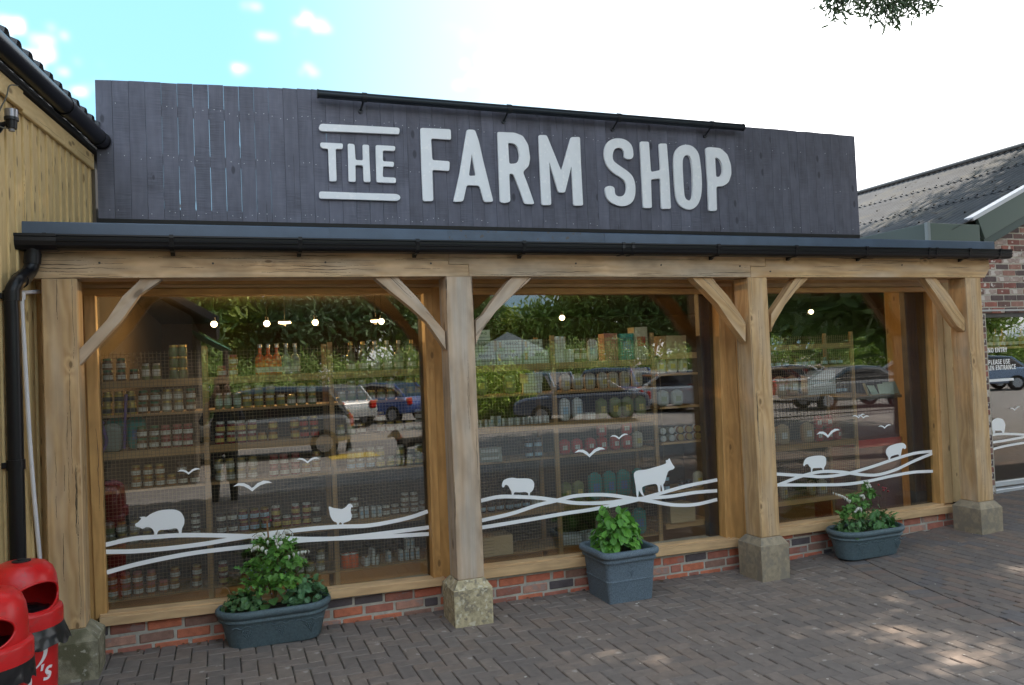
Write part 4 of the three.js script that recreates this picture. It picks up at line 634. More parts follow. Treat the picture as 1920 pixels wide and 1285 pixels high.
  const wrapOn = (shape) => { const g = new THREE.ExtrudeGeometry(shape, { depth: 0.0012, bevelEnabled: false, curveSegments: 6 }), p = g.attributes.position; for (let i = 0; i < p.count; i++) { const a = p.getX(i) / r, q = 0.1475 + (p.getY(i)) * 0.0242 + 0.0012 + p.getZ(i); p.setXYZ(i, Math.sin(a) * q, p.getY(i), Math.cos(a) * q); } g.computeVertexNormals(); return g; };
  const Zb = (pts) => pts.map(([x, y]) => onCyl(x / 4.508, 1000 + y / 4.508));
  mesh('printed_script', wrapOn(polyShape(chaikin(Zb([[345, 942], [375, 922], [400, 935], [408, 975], [398, 1030], [370, 1085], [330, 1130], [285, 1168], [300, 1145], [335, 1100], [362, 1050], [372, 1000], [366, 960]]), 0.25, 2))), white, b);
  mesh('printed_script', wrapOn(polyShape(chaikin(Zb([[150, 1225], [175, 1212], [188, 1230], [200, 1262], [222, 1285], [232, 1255], [222, 1205], [235, 1190], [250, 1200], [256, 1225], [272, 1228], [272, 1290], [255, 1300], [225, 1310], [195, 1310], [172, 1280]]), 0.25, 2))), white, b);
  const glyph = (s, px, py, size, slant) => { const [u, v] = onCyl(px, py), shapes = font.generateShapes(s, size); const g = merge(shapes.map((sh) => { const t = (q) => new THREE.Vector2(q.x + q.y * slant + u, q.y + v), pts = sh.extractPoints(5), ns = new THREE.Shape(pts.shape.map(t)); ns.holes = pts.holes.map((h) => new THREE.Path(h.map(t))); return wrapOn(ns); })); mesh('printed_script', g, white, b); };
  glyph("'s", 68, 1283, 0.082, 0.25);
  { const [u, v] = onCyl(92, 1263), s = new THREE.Shape().absarc(u, v, 0.011, 0, 6.283), h = new THREE.Path().absarc(u, v, 0.0085, 0, 6.283); s.holes.push(h); mesh('printed_script', wrapOn(s), white, b); glyph('R', 90.6, 1265.2, 0.009, 0); }
}

// ================================================================== PLANTERS AND PLANTS
const potM = speckle([0.085, 0.125, 0.145], 0.35, 30, 171, { bump: 0.002, rough: 0.6, fine: 1.6 }), potM2 = speckle([0.115, 0.155, 0.195], 0.4, 40, 172, { bump: 0.003, rough: 0.7, fine: 2.0 });
function outline(hx, hz, r, n = 10) { const o = []; for (const [sx, sz, a0] of [[1, 1, 0], [-1, 1, 1], [-1, -1, 2], [1, -1, 3]]) for (let i = 0; i <= n; i++) { const a = (a0 + i / n) * Math.PI / 2; o.push([sx * (hx - r) + Math.cos(a) * r, sz * (hz - r) + Math.sin(a) * r]); } return o; }
function loft(hx, hz, r, prof) {      // profile [outward offset, height] round a rounded rectangle
  const rings = prof.map(([o, y]) => outline(Math.max(0.003, hx + o), Math.max(0.003, hz + o), Math.max(0.002, r + o)).map(([x, z]) => [x, y, z])), P = [], n = rings[0].length, idx = [];
  for (const rg of rings) for (const p of rg) P.push(...p);
  for (let k = 0; k < rings.length - 1; k++) for (let i = 0; i < n; i++) { const j = (i + 1) % n, a = k * n + i, b = k * n + j, c = a + n, d = b + n; idx.push(a, c, b, b, c, d); }
  const g = new THREE.BufferGeometry(); g.setAttribute('position', new THREE.Float32BufferAttribute(P, 3)); g.setIndex(idx); g.computeVertexNormals(); const q = g.toNonIndexed(); return uvBox(q, 1, 0.25, 0.25);
}
function ovalTrough(label, at, turn = 0) {
  const t = thing('long_planter', label, 'planter', null, at); t.rotation.y = turn;
  mesh('tub', loft(0.305, 0.115, 0.112, [[-0.11, 0.0], [-0.012, 0.0], [0, 0.012], [0.042, 0.175], [0.052, 0.181], [0.060, 0.19], [0.060, 0.198], [0.053, 0.206], [0.055, 0.212], [0.072, 0.222], [0.08, 0.238], [0.078, 0.255], [0.066, 0.266], [0.052, 0.266], [0.044, 0.255], [0.04, 0.2]]), potM, t);
  const gr = []; for (const cx of [-0.185, 0.03, 0.225]) { const rows = [4, 5, 4, 3, 2, 1]; rows.forEach((n, k) => { for (let i = 0; i < n; i++) { const y = 0.135 - k * 0.013, x = cx + (i - (n - 1) / 2) * 0.0145 + k * 0.003; gr.push(new THREE.SphereGeometry(0.0075, 6, 5).scale(1, 1, 0.7).translate(x, y, 0.115 + y * 0.245 - 0.002)); } });
    const st = []; for (let i = 0; i < 8; i++) st.push(new V3(cx - 0.09 + i * 0.026, 0.158 + 0.008 * Math.sin(i * 2.2), 0.155)); gr.push(tube(st, 0.004, 20, 5)); }
  mesh('grape_relief', merge(gr), potM, t);
  mesh('soil', loft(0.305, 0.115, 0.112, [[0.041, 0.20], [0.041, 0.225], [-0.112, 0.238]]), M.soil, t);
  return t;
}
const LEAF = {
  oval: [[0, 0], [0.22, 0.15], [0.42, 0.4], [0.36, 0.7], [0.16, 0.9], [0, 1]], round: [[0, 0], [0.4, 0.05], [0.6, 0.4], [0.52, 0.75], [0.28, 0.98], [0, 0.95]], cut: [[0, 0], [0.28, 0.1], [0.2, 0.3], [0.5, 0.42], [0.24, 0.55], [0.38, 0.78], [0.12, 0.8], [0, 1]], slim: [[0, 0], [0.14, 0.2], [0.17, 0.5], [0.1, 0.8], [0, 1]],
};
function leafGeo(kind, len, wid, fold = 0.3, droop = 0.25) {
  const o = LEAF[kind], P = [], add = (a, b, c) => P.push(...a, ...b, ...c), pt = ([x, y], s) => [s * x * wid, Math.abs(x) * wid * fold - droop * len * y * y, y * len];
  for (const s of [-1, 1]) for (let i = 0; i < o.length - 1; i++) { const a = pt(o[i], s), b = pt(o[i + 1], s), m = pt([0, o[i][1]], s), n = pt([0, o[i + 1][1]], s); const T = s > 0 ? (u, v, w) => add(u, w, v) : add; T(m, a, b); T(m, b, n); }
  const g = new THREE.BufferGeometry(); g.setAttribute('position', new THREE.Float32BufferAttribute(P, 3)); g.computeVertexNormals(); g.setAttribute('uv', new THREE.Float32BufferAttribute(new Float32Array(P.length / 3 * 2), 2));
  const p = g.attributes.position; return g;
}
const leafMat = (r, g, b, rough = 0.55) => new THREE.MeshPhysicalMaterial({ color: new THREE.Color().setRGB(r, g, b), roughness: rough, side: THREE.DoubleSide, transmission: 0.3, thickness: 0 });
const leafVC = new THREE.MeshPhysicalMaterial({ vertexColors: true, roughness: 0.6, side: THREE.DoubleSide, transmission: 0.3, thickness: 0 });
function aim(g, pos, dir, roll) { const z = dir.clone().normalize(), up = new V3(0, 1, 0); if (Math.abs(z.y) > 0.97) up.set(1, 0, 0); const x = up.clone().cross(z).normalize(), y = z.clone().cross(x); const m = new THREE.Matrix4().makeBasis(x, y, z).setPosition(pos); return g.applyMatrix4(new THREE.Matrix4().makeRotationZ(roll)).applyMatrix4(m); }
function mound({ at, rx, ry, rz, n, kind, len, wid, cols, seed, open = 0.35, face = 0.75 }) {
  const q = rng(seed), leaves = [], stems = [];
  for (let i = 0; i < n; i++) {
    const a = q() * 6.283, e = Math.asin(Math.pow(q(), 0.8)), k = lerp(open, 1, Math.pow(q(), 0.5)), d = new V3(Math.cos(a) * Math.cos(e), Math.sin(e), Math.sin(a) * Math.cos(e)), pos = new V3(d.x * rx * k, d.y * ry * k, d.z * rz * k).add(at);
    const dir = d.clone().add(new V3(q() - 0.5, q() * 0.5 - 0.25, q() - 0.5).multiplyScalar(0.9)); const s = 0.65 + 0.6 * q(), c = cols[Math.floor(q() * cols.length)], v = 0.75 + 0.5 * q();
    const lg = leafGeo(kind, len * s, wid * s, 0.2 + 0.2 * q(), 0.15 + 0.3 * q()); if (q() < face) lg.translate(0, 0, -len * s * 0.5).rotateX(Math.PI / 2 - 0.5 * q()); leaves.push(colored(aim(lg, pos, dir, (q() - 0.5) * 1.2), c.map((x) => x * v)));
    if (i % 3 === 0) stems.push(colored(tube([at.clone().add(new V3(d.x * 0.02, -0.02, d.z * 0.02)), at.clone().lerp(pos, 0.6).add(new V3(0, 0.01, 0)), pos], 0.0018, 4, 4), [0.09, 0.10, 0.03]));
  }
  return { leaves, stems };
}
const dipAt = (x) => dip(x);
// the long planter under the left window
const p1L = on(405, 1160, -0.02), p1R = on(622, 1128, -0.06), P1 = new V3((on(430, 1230, -0.13).x + on(610, 1195, -0.13).x) / 2 - 0.012, 0, -0.245); P1.y = dip(P1.x) - 0.006;
ovalTrough('long grey green oval planter with grape relief below the left window', P1, -0.035);
const P3 = new V3((on(1588, 1051, -0.02).x + on(1691, 1032, -0.02).x) / 2, 0, -0.115); P3.y = dip(P3.x) + 0.004;
ovalTrough('long grey green oval planter near the right window', P3, -0.02);
const greenA = [[0.14, 0.34, 0.05], [0.11, 0.28, 0.045], [0.17, 0.38, 0.06]], greenB = [[0.09, 0.20, 0.07], [0.11, 0.24, 0.08], [0.085, 0.19, 0.055]];
function plantOf(name, label, category, base, parts) { const t = thing(name, label, category, null, base); for (const [n, list, lab, m] of parts) if (list.length) mesh(n, mergeC(list), m ?? leafVC, t, lab); return t; }
function bells(q, path, n, size) {      // white hanging hearts along an arching stem
  const c = new THREE.CatmullRomCurve3(path), f = [], s = [colored(new THREE.TubeGeometry(c, 12, 0.0022, 5), [0.16, 0.12, 0.05])];
  for (let i = 0; i < n; i++) { const p = c.getPoint(0.42 + 0.58 * i / (n - 1)); const h = size * (1 - 0.45 * i / n), g = merge([new THREE.SphereGeometry(h * 0.42, 8, 6).scale(0.75, 1, 0.55).translate(-h * 0.22, -h * 0.75, 0), new THREE.SphereGeometry(h * 0.42, 8, 6).scale(0.75, 1, 0.55).translate(h * 0.22, -h * 0.75, 0), new THREE.ConeGeometry(h * 0.2, h * 0.7, 6).rotateX(Math.PI).translate(0, -h * 1.3, 0)]); g.rotateY(q() * 3); g.translate(p.x, p.y, p.z); f.push(colored(g, [0.78, 0.78, 0.72])); }
  return [f, s];
}
{
  const soil = 0.225, B = (dx, dz) => new V3(P1.x + dx, P1.y + soil, P1.z + dz);
  // two low mounds
  let m = mound({ at: new V3(0, 0, 0), rx: 0.15, ry: 0.15, rz: 0.115, n: 190, kind: 'round', len: 0.036, wid: 0.036, cols: greenB, seed: 5 });
  const dry = [[[-0.07, 0.1, 0.02], [-0.09, 0.17, 0.03], [-0.115, 0.195, 0.03]], [[0.0, 0.1, -0.02], [0.01, 0.18, -0.03], [-0.005, 0.2, -0.03]]].map((l) => colored(tube(l.map((v) => new V3(...v)), 0.0035, 10, 5), [0.3, 0.2, 0.12]));
  plantOf('leafy_plant', 'low round leaved plant at the left end of the long planter', 'plant', B(-0.205, 0), [['foliage', m.leaves], ['stems', [...m.stems, ...dry]]]);
  m = mound({ at: new V3(0, 0, 0), rx: 0.17, ry: 0.17, rz: 0.12, n: 210, kind: 'round', len: 0.038, wid: 0.038, cols: [[0.11, 0.25, 0.11], [0.13, 0.29, 0.12], [0.09, 0.21, 0.08]], seed: 6 });
  const thin = []; for (let i = 0; i < 5; i++) thin.push(colored(tube([new V3(0.02 * i - 0.04, 0.1, 0), new V3(0.03 * i - 0.05, 0.2, -0.02), new V3(0.045 * i - 0.06, 0.25 + 0.02 * (i % 3), -0.03)], 0.0016, 8, 4), [0.22, 0.16, 0.07]));
  plantOf('leafy_plant', 'low blue green plant at the right end of the long planter', 'plant', B(0.215, 0), [['foliage', m.leaves], ['stems', [...m.stems, ...thin]]]);
  // the tall white bleeding heart with its stake in the middle
  const q = rng(77), L = [], S = [], W = [];
  [[-0.09, 0.13, 0.02, 0.13], [0.10, 0.14, 0.01, 0.12], [0, 0.20, 0.03, 0.15], [-0.10, 0.27, 0, 0.12], [0.11, 0.27, 0, 0.12], [0, 0.33, 0.02, 0.13], [-0.05, 0.41, 0, 0.08], [0.07, 0.40, 0, 0.08]].forEach(([x, h, z, r], i) => { const k = mound({ at: new V3(x, h, z), rx: r, ry: r * 0.75, rz: r * 0.8, n: 62, kind: 'cut', len: 0.058, wid: 0.056, cols: greenA, seed: 90 + i, open: 0.15, face: 0.55 }); L.push(...k.leaves); S.push(...k.stems); });
  for (const [x, z, t] of [[-0.14, 0.02, 0.11], [0.10, 0.03, 0.07], [-0.02, 0.07, 0.06], [-0.10, 0.05, 0.02], [0.06, 0.05, 0.12]]) L.push(colored(aim(leafGeo('oval', 0.11, 0.085, 0.2, 0.3), new V3(x * 0.5, t + 0.02, z), new V3(x, 0.05, 0.4), q() - 0.5), [0.075, 0.18, 0.035]));
  for (let i = 0; i < 9; i++) { const a = q() * 6.28; S.push(colored(tube([new V3(0, 0, 0), new V3(Math.cos(a) * 0.03, 0.15, Math.sin(a) * 0.03), new V3(Math.cos(a) * 0.08, 0.36, Math.sin(a) * 0.06)], 0.0035, 10, 5), [0.17, 0.12, 0.05])); }
  for (const pth of [[[0, 0.25, 0], [-0.02, 0.46, 0.06], [-0.08, 0.55, 0.09], [-0.135, 0.52, 0.10]], [[0, 0.25, 0], [0.02, 0.48, 0.06], [0.035, 0.55, 0.09], [0.02, 0.50, 0.11], [0.03, 0.45, 0.12]], [[0, 0.25, 0], [0.04, 0.44, 0.06], [0.09, 0.55, 0.09], [0.13, 0.52, 0.10]], [[0, 0.25, 0], [-0.03, 0.41, 0.08], [-0.10, 0.47, 0.11], [-0.14, 0.45, 0.12]], [[0, 0.2, 0], [0.08, 0.36, 0.07], [0.17, 0.395, 0.10], [0.235, 0.39, 0.10]]]) { const [f, s] = bells(q, pth.map((v) => new V3(...v)), 6, 0.032); W.push(...f); S.push(...s); }
  const stake = [colored(rod(new V3(0.0, 0.0, -0.01), new V3(-0.03, 0.60, 0.0), 0.006, 8), [0.33, 0.16, 0.06]), ...[[-0.02, 0.625], [-0.005, 0.60]].map(([x, y]) => colored(new THREE.SphereGeometry(0.008, 8, 6).translate(x, y, 0), [0.3, 0.03, 0.06]))];
  const blue = []; for (let i = 0; i < 26; i++) blue.push(colored(new THREE.SphereGeometry(0.004, 5, 4).translate(rr(-0.17, 0.1), rr(0.08, 0.3), rr(0.02, 0.11)), [0.22, 0.26, 0.5]));
  plantOf('flowering_plant', 'tall bright green plant with white hanging flowers and cane in the long planter', 'plant', B(0.0, -0.005), [['foliage', L], ['stems', S], ['flowers', W], ['cane', stake, 'brown cane'], ['small_flowers', blue, 'tiny blue flowers']]);
}
{
  const soil = 0.225, B = (dx, dz) => new V3(P3.x + dx, P3.y + soil, P3.z + dz), q = rng(177);
  let m = mound({ at: new V3(0, 0, 0), rx: 0.17, ry: 0.14, rz: 0.12, n: 120, kind: 'round', len: 0.05, wid: 0.036, cols: greenB, seed: 15 });
  plantOf('leafy_plant', 'low leafy plant at the left end of the planter by the right window', 'plant', B(-0.17, 0.01), [['foliage', m.leaves], ['stems', m.stems]]);
  m = mound({ at: new V3(0, 0, 0), rx: 0.19, ry: 0.19, rz: 0.12, n: 150, kind: 'cut', len: 0.07, wid: 0.05, cols: [[0.09, 0.23, 0.06], [0.11, 0.27, 0.07], [0.08, 0.2, 0.05]], seed: 16 });
  const red = [], rs = []; for (const [x, y] of [[0.07, 0.37], [0.10, 0.36], [0.075, 0.345], [0.13, 0.33], [0.02, 0.40]]) red.push(colored(new THREE.SphereGeometry(0.011, 8, 6).scale(1, 0.8, 1).translate(x, y, 0), [0.35, 0.015, 0.03])); for (let i = 0; i < 6; i++) rs.push(colored(tube([new V3(0.01 * i, 0.05, 0), new V3(0.02 * i, 0.2, -0.01), new V3(0.025 * i + 0.01, 0.33 + 0.02 * (i % 3), 0)], 0.0018, 8, 4), [0.18, 0.10, 0.06]));
  plantOf('leafy_plant', 'dark leafy plant with small red flowers in the planter by the right window', 'plant', B(0.17, 0), [['foliage', m.leaves], ['stems', [...m.stems, ...rs]], ['flowers', red, 'small red flowers']]);
  const L = [], S = [], W = [];
  for (const [x, y, r] of [[-0.13, 0.2, 0.07], [-0.05, 0.14, 0.1], [-0.09, 0.29, 0.07], [0.02, 0.22, 0.08], [0.05, 0.37, 0.05], [0.10, 0.30, 0.06], [-0.22, 0.15, 0.05]]) { const k = mound({ at: new V3(x, y, 0), rx: r, ry: 0.06, rz: r * 0.8, n: 38, kind: 'cut', len: 0.055, wid: 0.042, cols: [[0.11, 0.27, 0.05], [0.14, 0.31, 0.06]], seed: 190 + y * 100 + 7, open: 0.2 }); L.push(...k.leaves); S.push(...k.stems, colored(tube([new V3(0, 0, 0), new V3(x * 0.5, y * 0.6, 0.01), new V3(x, y, 0)], 0.003, 8, 5), [0.13, 0.13, 0.05])); }
  for (const pth of [[[-0.05, 0.2, 0], [-0.15, 0.30, 0.02], [-0.25, 0.36, 0.03], [-0.36, 0.40, 0.03]], [[0.02, 0.25, 0], [0.045, 0.40, 0.02], [0.035, 0.47, 0.03], [0.055, 0.42, 0.05]], [[0.02, 0.2, 0], [0.0, 0.32, 0.02], [-0.03, 0.35, 0.04], [-0.07, 0.35, 0.05]], [[-0.02, 0.1, 0], [-0.06, 0.22, 0.05], [-0.12, 0.25, 0.07], [-0.17, 0.22, 0.08]]]) { const [f, s] = bells(q, pth.map((v) => new V3(...v)), 7, 0.032); W.push(...f); S.push(...s); }
  plantOf('flowering_plant', 'straggling plant with white hanging flowers in the planter by the right window', 'plant', B(-0.02, 0.005), [['foliage', L], ['stems', S], ['flowers', W]]);
}
{
  // square planter with a hydrangea
  const c = new V3(3.685, 0, -0.145); c.y = dip(3.68) - 0.004;
  const t = thing('square_planter', 'square speckled grey planter with rolled rim below the middle window', 'planter', null, c);
  mesh('tub', loft(0.19, 0.185, 0.022, [[-0.18, 0], [-0.006, 0], [0, 0.006], [0.016, 0.165], [0.022, 0.172], [0.022, 0.18], [0.017, 0.187], [0.030, 0.315], [0.042, 0.32], [0.049, 0.33], [0.047, 0.343], [0.04, 0.35], [0.045, 0.356], [0.064, 0.362], [0.073, 0.378], [0.07, 0.40], [0.055, 0.412], [0.036, 0.41], [0.026, 0.398], [0.022, 0.33]]), potM2, t);
  const gr = []; [3, 4, 3, 2, 1].forEach((n, k) => { for (let i = 0; i < n; i++) gr.push(new THREE.SphereGeometry(0.007, 6, 5).scale(1, 1, 0.6).translate((i - (n - 1) / 2) * 0.014, 0.265 - k * 0.012, 0.185 + 0.022)); });
  mesh('grape_relief', merge(gr), potM2, t); mesh('soil', loft(0.19, 0.185, 0.022, [[0.024, 0.33], [0.024, 0.36], [-0.18, 0.37]]), M.soil, t);
  const pl = thing('hydrangea', 'bushy bright green broad leaved plant in the square planter', 'plant', null, c.clone().add(new V3(-0.01, 0.36, 0))), q = rng(303), ms = [leafMat(0.14, 0.38, 0.04), leafMat(0.11, 0.31, 0.04), leafMat(0.17, 0.43, 0.055), leafMat(0.10, 0.27, 0.04)], Gs = [0, 1, 2, 3].map((k) => leafGeo('oval', 0.082, 0.078, 0.22 + 0.08 * k, 0.15 + 0.1 * k)), stems = [];
  for (let i = 0; i < 250; i++) {
    const a = q() * 6.283, e = Math.asin(Math.pow(q(), 0.75)), k = 0.45 + 0.55 * Math.sqrt(q()), d = new V3(Math.cos(a) * Math.cos(e), Math.sin(e), Math.sin(a) * Math.cos(e)), pos = new V3(d.x * 0.19 * k, 0.03 + d.y * 0.29 * k, d.z * 0.17 * k), s = 0.6 + 0.5 * q();
    const l = mesh('leaf', Gs[i % 4], ms[Math.floor(q() * 4)], pl), zz = d.clone().add(new V3(q() - 0.5, 0.1 * q() - 0.25, q() - 0.5).multiplyScalar(0.9)).normalize(), out = zz.clone().multiplyScalar(0.45).add(new V3(d.x * 0.9, -0.75, d.z * 0.9)).normalize(), z = i % 3 ? out : zz, x = zz.clone().cross(z).lengthSq() > 0.01 ? (i % 3 ? new V3().crossVectors(zz.clone().add(new V3(0, 0.35, 0)), z).normalize() : new V3(0, 1, 0).cross(z).normalize()) : new V3(1, 0, 0), y = z.clone().cross(x);
    l.quaternion.setFromRotationMatrix(new THREE.Matrix4().makeBasis(x, y, z)); l.rotateZ((q() - 0.5) * 1.0); l.position.copy(pos); l.scale.setScalar(s);
    if (i % 6 === 0) stems.push(tube([new V3(d.x * 0.04, 0, d.z * 0.04), new V3(pos.x * 0.6, pos.y * 0.6, pos.z * 0.6), pos], 0.004, 8, 5));
  }
  for (const [x, y, z] of [[-0.17, 0.20, 0.03], [-0.2, 0.16, 0.05], [-0.06, 0.35, 0], [-0.1, 0.36, 0.03]]) { const l = mesh('leaf', Gs[1], ms[0], pl); l.position.set(x, y, z); l.rotation.set(-0.2, -1.2 + x, 0.2); stems.push(tube([new V3(0, 0.05, 0), new V3(x * 0.5, y * 0.7, z), new V3(x, y, z)], 0.0035, 8, 5)); }
  mesh('stems', merge(stems), std(0.09, 0.11, 0.03, 0.7), pl);
}

// ================================================================== INSIDE THE SHOP: wire backed shelving and the goods on it
const ZM = -0.62;                                     // the wire backs of the shelving, close behind the glass
const ORD = ['top', 'second', 'third', 'fourth', 'fifth', 'sixth', 'lowest'];
function shelving(label, x0, x1, levels, uprights, meshTop, depth = 0.36, meshX = [x0, x1]) {
  const t = thing('shelving_unit', label, 'shelving'), y0 = levels[levels.length - 1][0];
  for (const [y, th] of levels) { mesh('shelf', boxAt(x0, x1, y - 0.018, y, ZM - depth, ZM - 0.012, 0, 0.002), M.shelf, t); if (th) mesh('shelf_lip', boxAt(x0, x1, y - 0.052, y + 0.002, ZM - 0.011, ZM + 0.006, 0, 0.002), M.shelf, t); }
  for (const x of uprights) { mesh('upright', boxAt(x - 0.019, x + 0.019, 0.04, meshTop + 0.03, ZM - 0.008, ZM + 0.012, 1, 0.002), M.shelf, t); mesh('upright', boxAt(x - 0.019, x + 0.019, 0.04, meshTop + 0.03, ZM - depth - 0.01, ZM - depth + 0.01, 1, 0.002), M.shelf, t); }
  const w = [], b = (x, y, sx, sy) => w.push(new THREE.BoxGeometry(sx, sy, 0.0026).translate(x, y, ZM + 0.016 + (sx > sy ? 0.0026 : 0)));
  for (let x = meshX[0]; x <= meshX[1]; x += 0.0254) b(x, (meshTop + y0) / 2, 0.0026, meshTop - y0);
  for (let y = y0; y <= meshTop; y += 0.0254) b((meshX[0] + meshX[1]) / 2, y, meshX[1] - meshX[0], 0.0026);
  tag(mesh('wire_mesh', merge(w), M.wire, t), null, null, null, 'stuff');
  mesh('shade_sheet', boxAt(x0, x1, y0, meshTop - 0.45, ZM - depth - 0.03, ZM - depth - 0.012, 0, 0.002), std(0.03, 0.02, 0.013, 0.9), t);  // added dark sheet, stands in for the dim shop behind the open shelves
  return t;
}
const level = (l, r) => (on(...l, ZM).y + on(...r, ZM).y) / 2;
const S1 = [[level([185, 714], [790, 694]), 1], [level([185, 775], [790, 752]), 0], [level([185, 846], [560, 828]), 1], [level([185, 917], [560, 899]), 0], [level([195, 1023], [800, 967]), 1], [level([200, 1113], [800, 1062]), 0]];
const S2 = [[level([893, 687], [1180, 675]), 1], [level([893, 742], [1180, 729]), 0], [level([893, 801], [1180, 785]), 1], [level([900, 867], [1180, 846]), 0], [level([905, 956], [1180, 941]), 1], [level([908, 1045], [1240, 1000]), 0]];
const S3 = [[level([1450, 648], [1602, 643]), 1], [level([1450, 690], [1600, 683]), 0], [level([1455, 745], [1600, 737]), 0], [level([1460, 835], [1600, 826]), 1], [level([1465, 936], [1600, 926]), 1]];
const X = (px, py) => on(px, py, ZM).x;
const u1 = [X(389, 880), X(625, 860)], u2 = [X(1043, 830), X(1230, 815)], w1 = [-0.17, X(812, 800) + 0.05], w2 = [X(880, 800), X(1230, 815) + 0.02], w3 = [X(1440, 800), X(1602, 760)];
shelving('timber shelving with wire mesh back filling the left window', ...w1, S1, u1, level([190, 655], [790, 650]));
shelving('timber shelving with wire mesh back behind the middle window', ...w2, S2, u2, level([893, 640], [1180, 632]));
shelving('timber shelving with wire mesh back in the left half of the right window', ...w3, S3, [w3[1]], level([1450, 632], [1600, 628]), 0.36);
const S4 = [[level([1240, 664], [1320, 660]), 1], [level([1240, 702], [1320, 698]), 0], [level([1240, 765], [1320, 758]), 0], [level([1240, 832], [1320, 825]), 0], [level([1240, 925], [1320, 915]), 0], [level([1240, 985], [1320, 972]), 1]];
const w4 = [X(1240, 800), X(1322, 800)];
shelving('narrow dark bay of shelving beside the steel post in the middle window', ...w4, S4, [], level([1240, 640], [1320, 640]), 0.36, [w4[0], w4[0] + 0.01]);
for (const [a, l] of [[[1319, 1339, 780], 'dark steel post at the right edge of the middle window'], [[1706, 1727, 760], 'dark steel post near the right edge of the right window']]) { const p = thing('steel_post', l, 'post'), x0 = on(a[0], a[2], -0.54).x, x1 = on(a[1], a[2], -0.54).x; mesh('shaft', boxAt(x0, x1, 0.06, 2.72, -0.6, -0.53, 1), std(0.02, 0.025, 0.04, 0.45), p); mesh('foot_plate', boxAt(x0 - 0.02, x1 + 0.02, 0.021, 0.06, -0.61, -0.52, 0), M.blackMetal, p); }

// goods: one of each kind with its parts, then copies
const lathe = (pts, seg = 14) => new THREE.LatheGeometry(pts.map(([x, y]) => new THREE.Vector2(x, y)), seg);
const gJar = lathe([[0, 0], [0.034, 0], [0.037, 0.005], [0.037, 0.062], [0.03, 0.072], [0.03, 0.076]]), gLid = lathe([[0.032, 0.074], [0.033, 0.074], [0.033, 0.09], [0.03, 0.092], [0, 0.092]]), gBand = lathe([[0.0374, 0.016], [0.0376, 0.016], [0.0376, 0.05], [0.0374, 0.05]]);
const gTall = lathe([[0, 0], [0.029, 0], [0.031, 0.005], [0.031, 0.10], [0.025, 0.115], [0.025, 0.12]]), gTLid = lathe([[0.027, 0.118], [0.0275, 0.118], [0.0275, 0.134], [0, 0.135]]), gTBand = lathe([[0.0314, 0.03], [0.0316, 0.03], [0.0316, 0.085], [0.0314, 0.085]]);
const gBot = lathe([[0, 0], [0.034, 0], [0.036, 0.006], [0.036, 0.115], [0.03, 0.14], [0.013, 0.16], [0.012, 0.215], [0.014, 0.216]]), gCork = lathe([[0.0135, 0.205], [0.015, 0.205], [0.015, 0.235], [0, 0.236]]), gBBand = lathe([[0.0364, 0.02], [0.0366, 0.02], [0.0366, 0.06], [0.0364, 0.06]]);
const gTin = lathe([[0, 0], [0.042, 0], [0.043, 0.003], [0.043, 0.11], [0, 0.111]], 16), gRim = lathe([[0.0432, 0.1], [0.045, 0.1], [0.045, 0.112], [0.04, 0.1125]], 16);
const glassy = (r, g, b) => std(r, g, b, 0.12);
const C = { amber: glassy(0.32, 0.13, 0.025), dark: glassy(0.05, 0.02, 0.02), ruby: glassy(0.22, 0.025, 0.03), cream: glassy(0.30, 0.26, 0.17), green: glassy(0.17, 0.20, 0.09), olive: glassy(0.20, 0.22, 0.09), pale: glassy(0.26, 0.28, 0.25), brown: glassy(0.16, 0.075, 0.03), orange: glassy(0.72, 0.13, 0.03), gold: std(0.5, 0.36, 0.10, 0.3, { metalness: 0.7 }), silver: std(0.55, 0.56, 0.57, 0.3, { metalness: 0.7 }), wlid: std(0.58, 0.57, 0.53, 0.5), black: std(0.02, 0.02, 0.022, 0.4), label: std(0.58, 0.56, 0.51, 0.7), blueLabel: std(0.35, 0.5, 0.62, 0.6), tan: std(0.42, 0.30, 0.17, 0.8), check: std(0.42, 0.14, 0.12, 0.8), teal: std(0.015, 0.22, 0.20, 0.5), purple: std(0.16, 0.09, 0.27, 0.6), red: std(0.42, 0.03, 0.025, 0.5), redBrown: std(0.34, 0.10, 0.075, 0.55), white: std(0.6, 0.61, 0.6, 0.55), paleGreen: std(0.42, 0.52, 0.42, 0.6), flower: std(0.45, 0.40, 0.30, 0.6), yellow: std(0.55, 0.42, 0.10, 0.6), blue: std(0.06, 0.16, 0.36, 0.5) };
const parked = new V3(0, -50, 0), kinds = {};
function kind(key, name, desc, cat, build, w, h) { kinds[key] = { name, desc, cat, build, w, h, proto: null }; }
const jar = (b, l, band) => (t) => { mesh('body', gJar, b, t); mesh('lid', gLid, l, t); if (band) mesh('label', gBand, band, t); };
const tall = (b, l, band) => (t) => { mesh('body', gTall, b, t); mesh('lid', gTLid, l, t); if (band) mesh('label', gTBand, band, t); };
const bottle = (b, l, band) => (t) => { mesh('body', gBot, b, t); mesh('stopper', gCork, l, t); if (band) mesh('label', gBBand, band, t); };
const bx = (sx, sy, sz, m, m2) => { const g = cbox(sx, sy, sz, 0.002).translate(0, sy / 2, 0), g2 = cbox(sx * 0.7, sy * 0.4, 0.002, 0.0005).translate(0, sy * 0.52, sz / 2 + 0.001); return (t) => { mesh('carton', g, m, t); if (m2) mesh('label', g2, m2, t); }; };
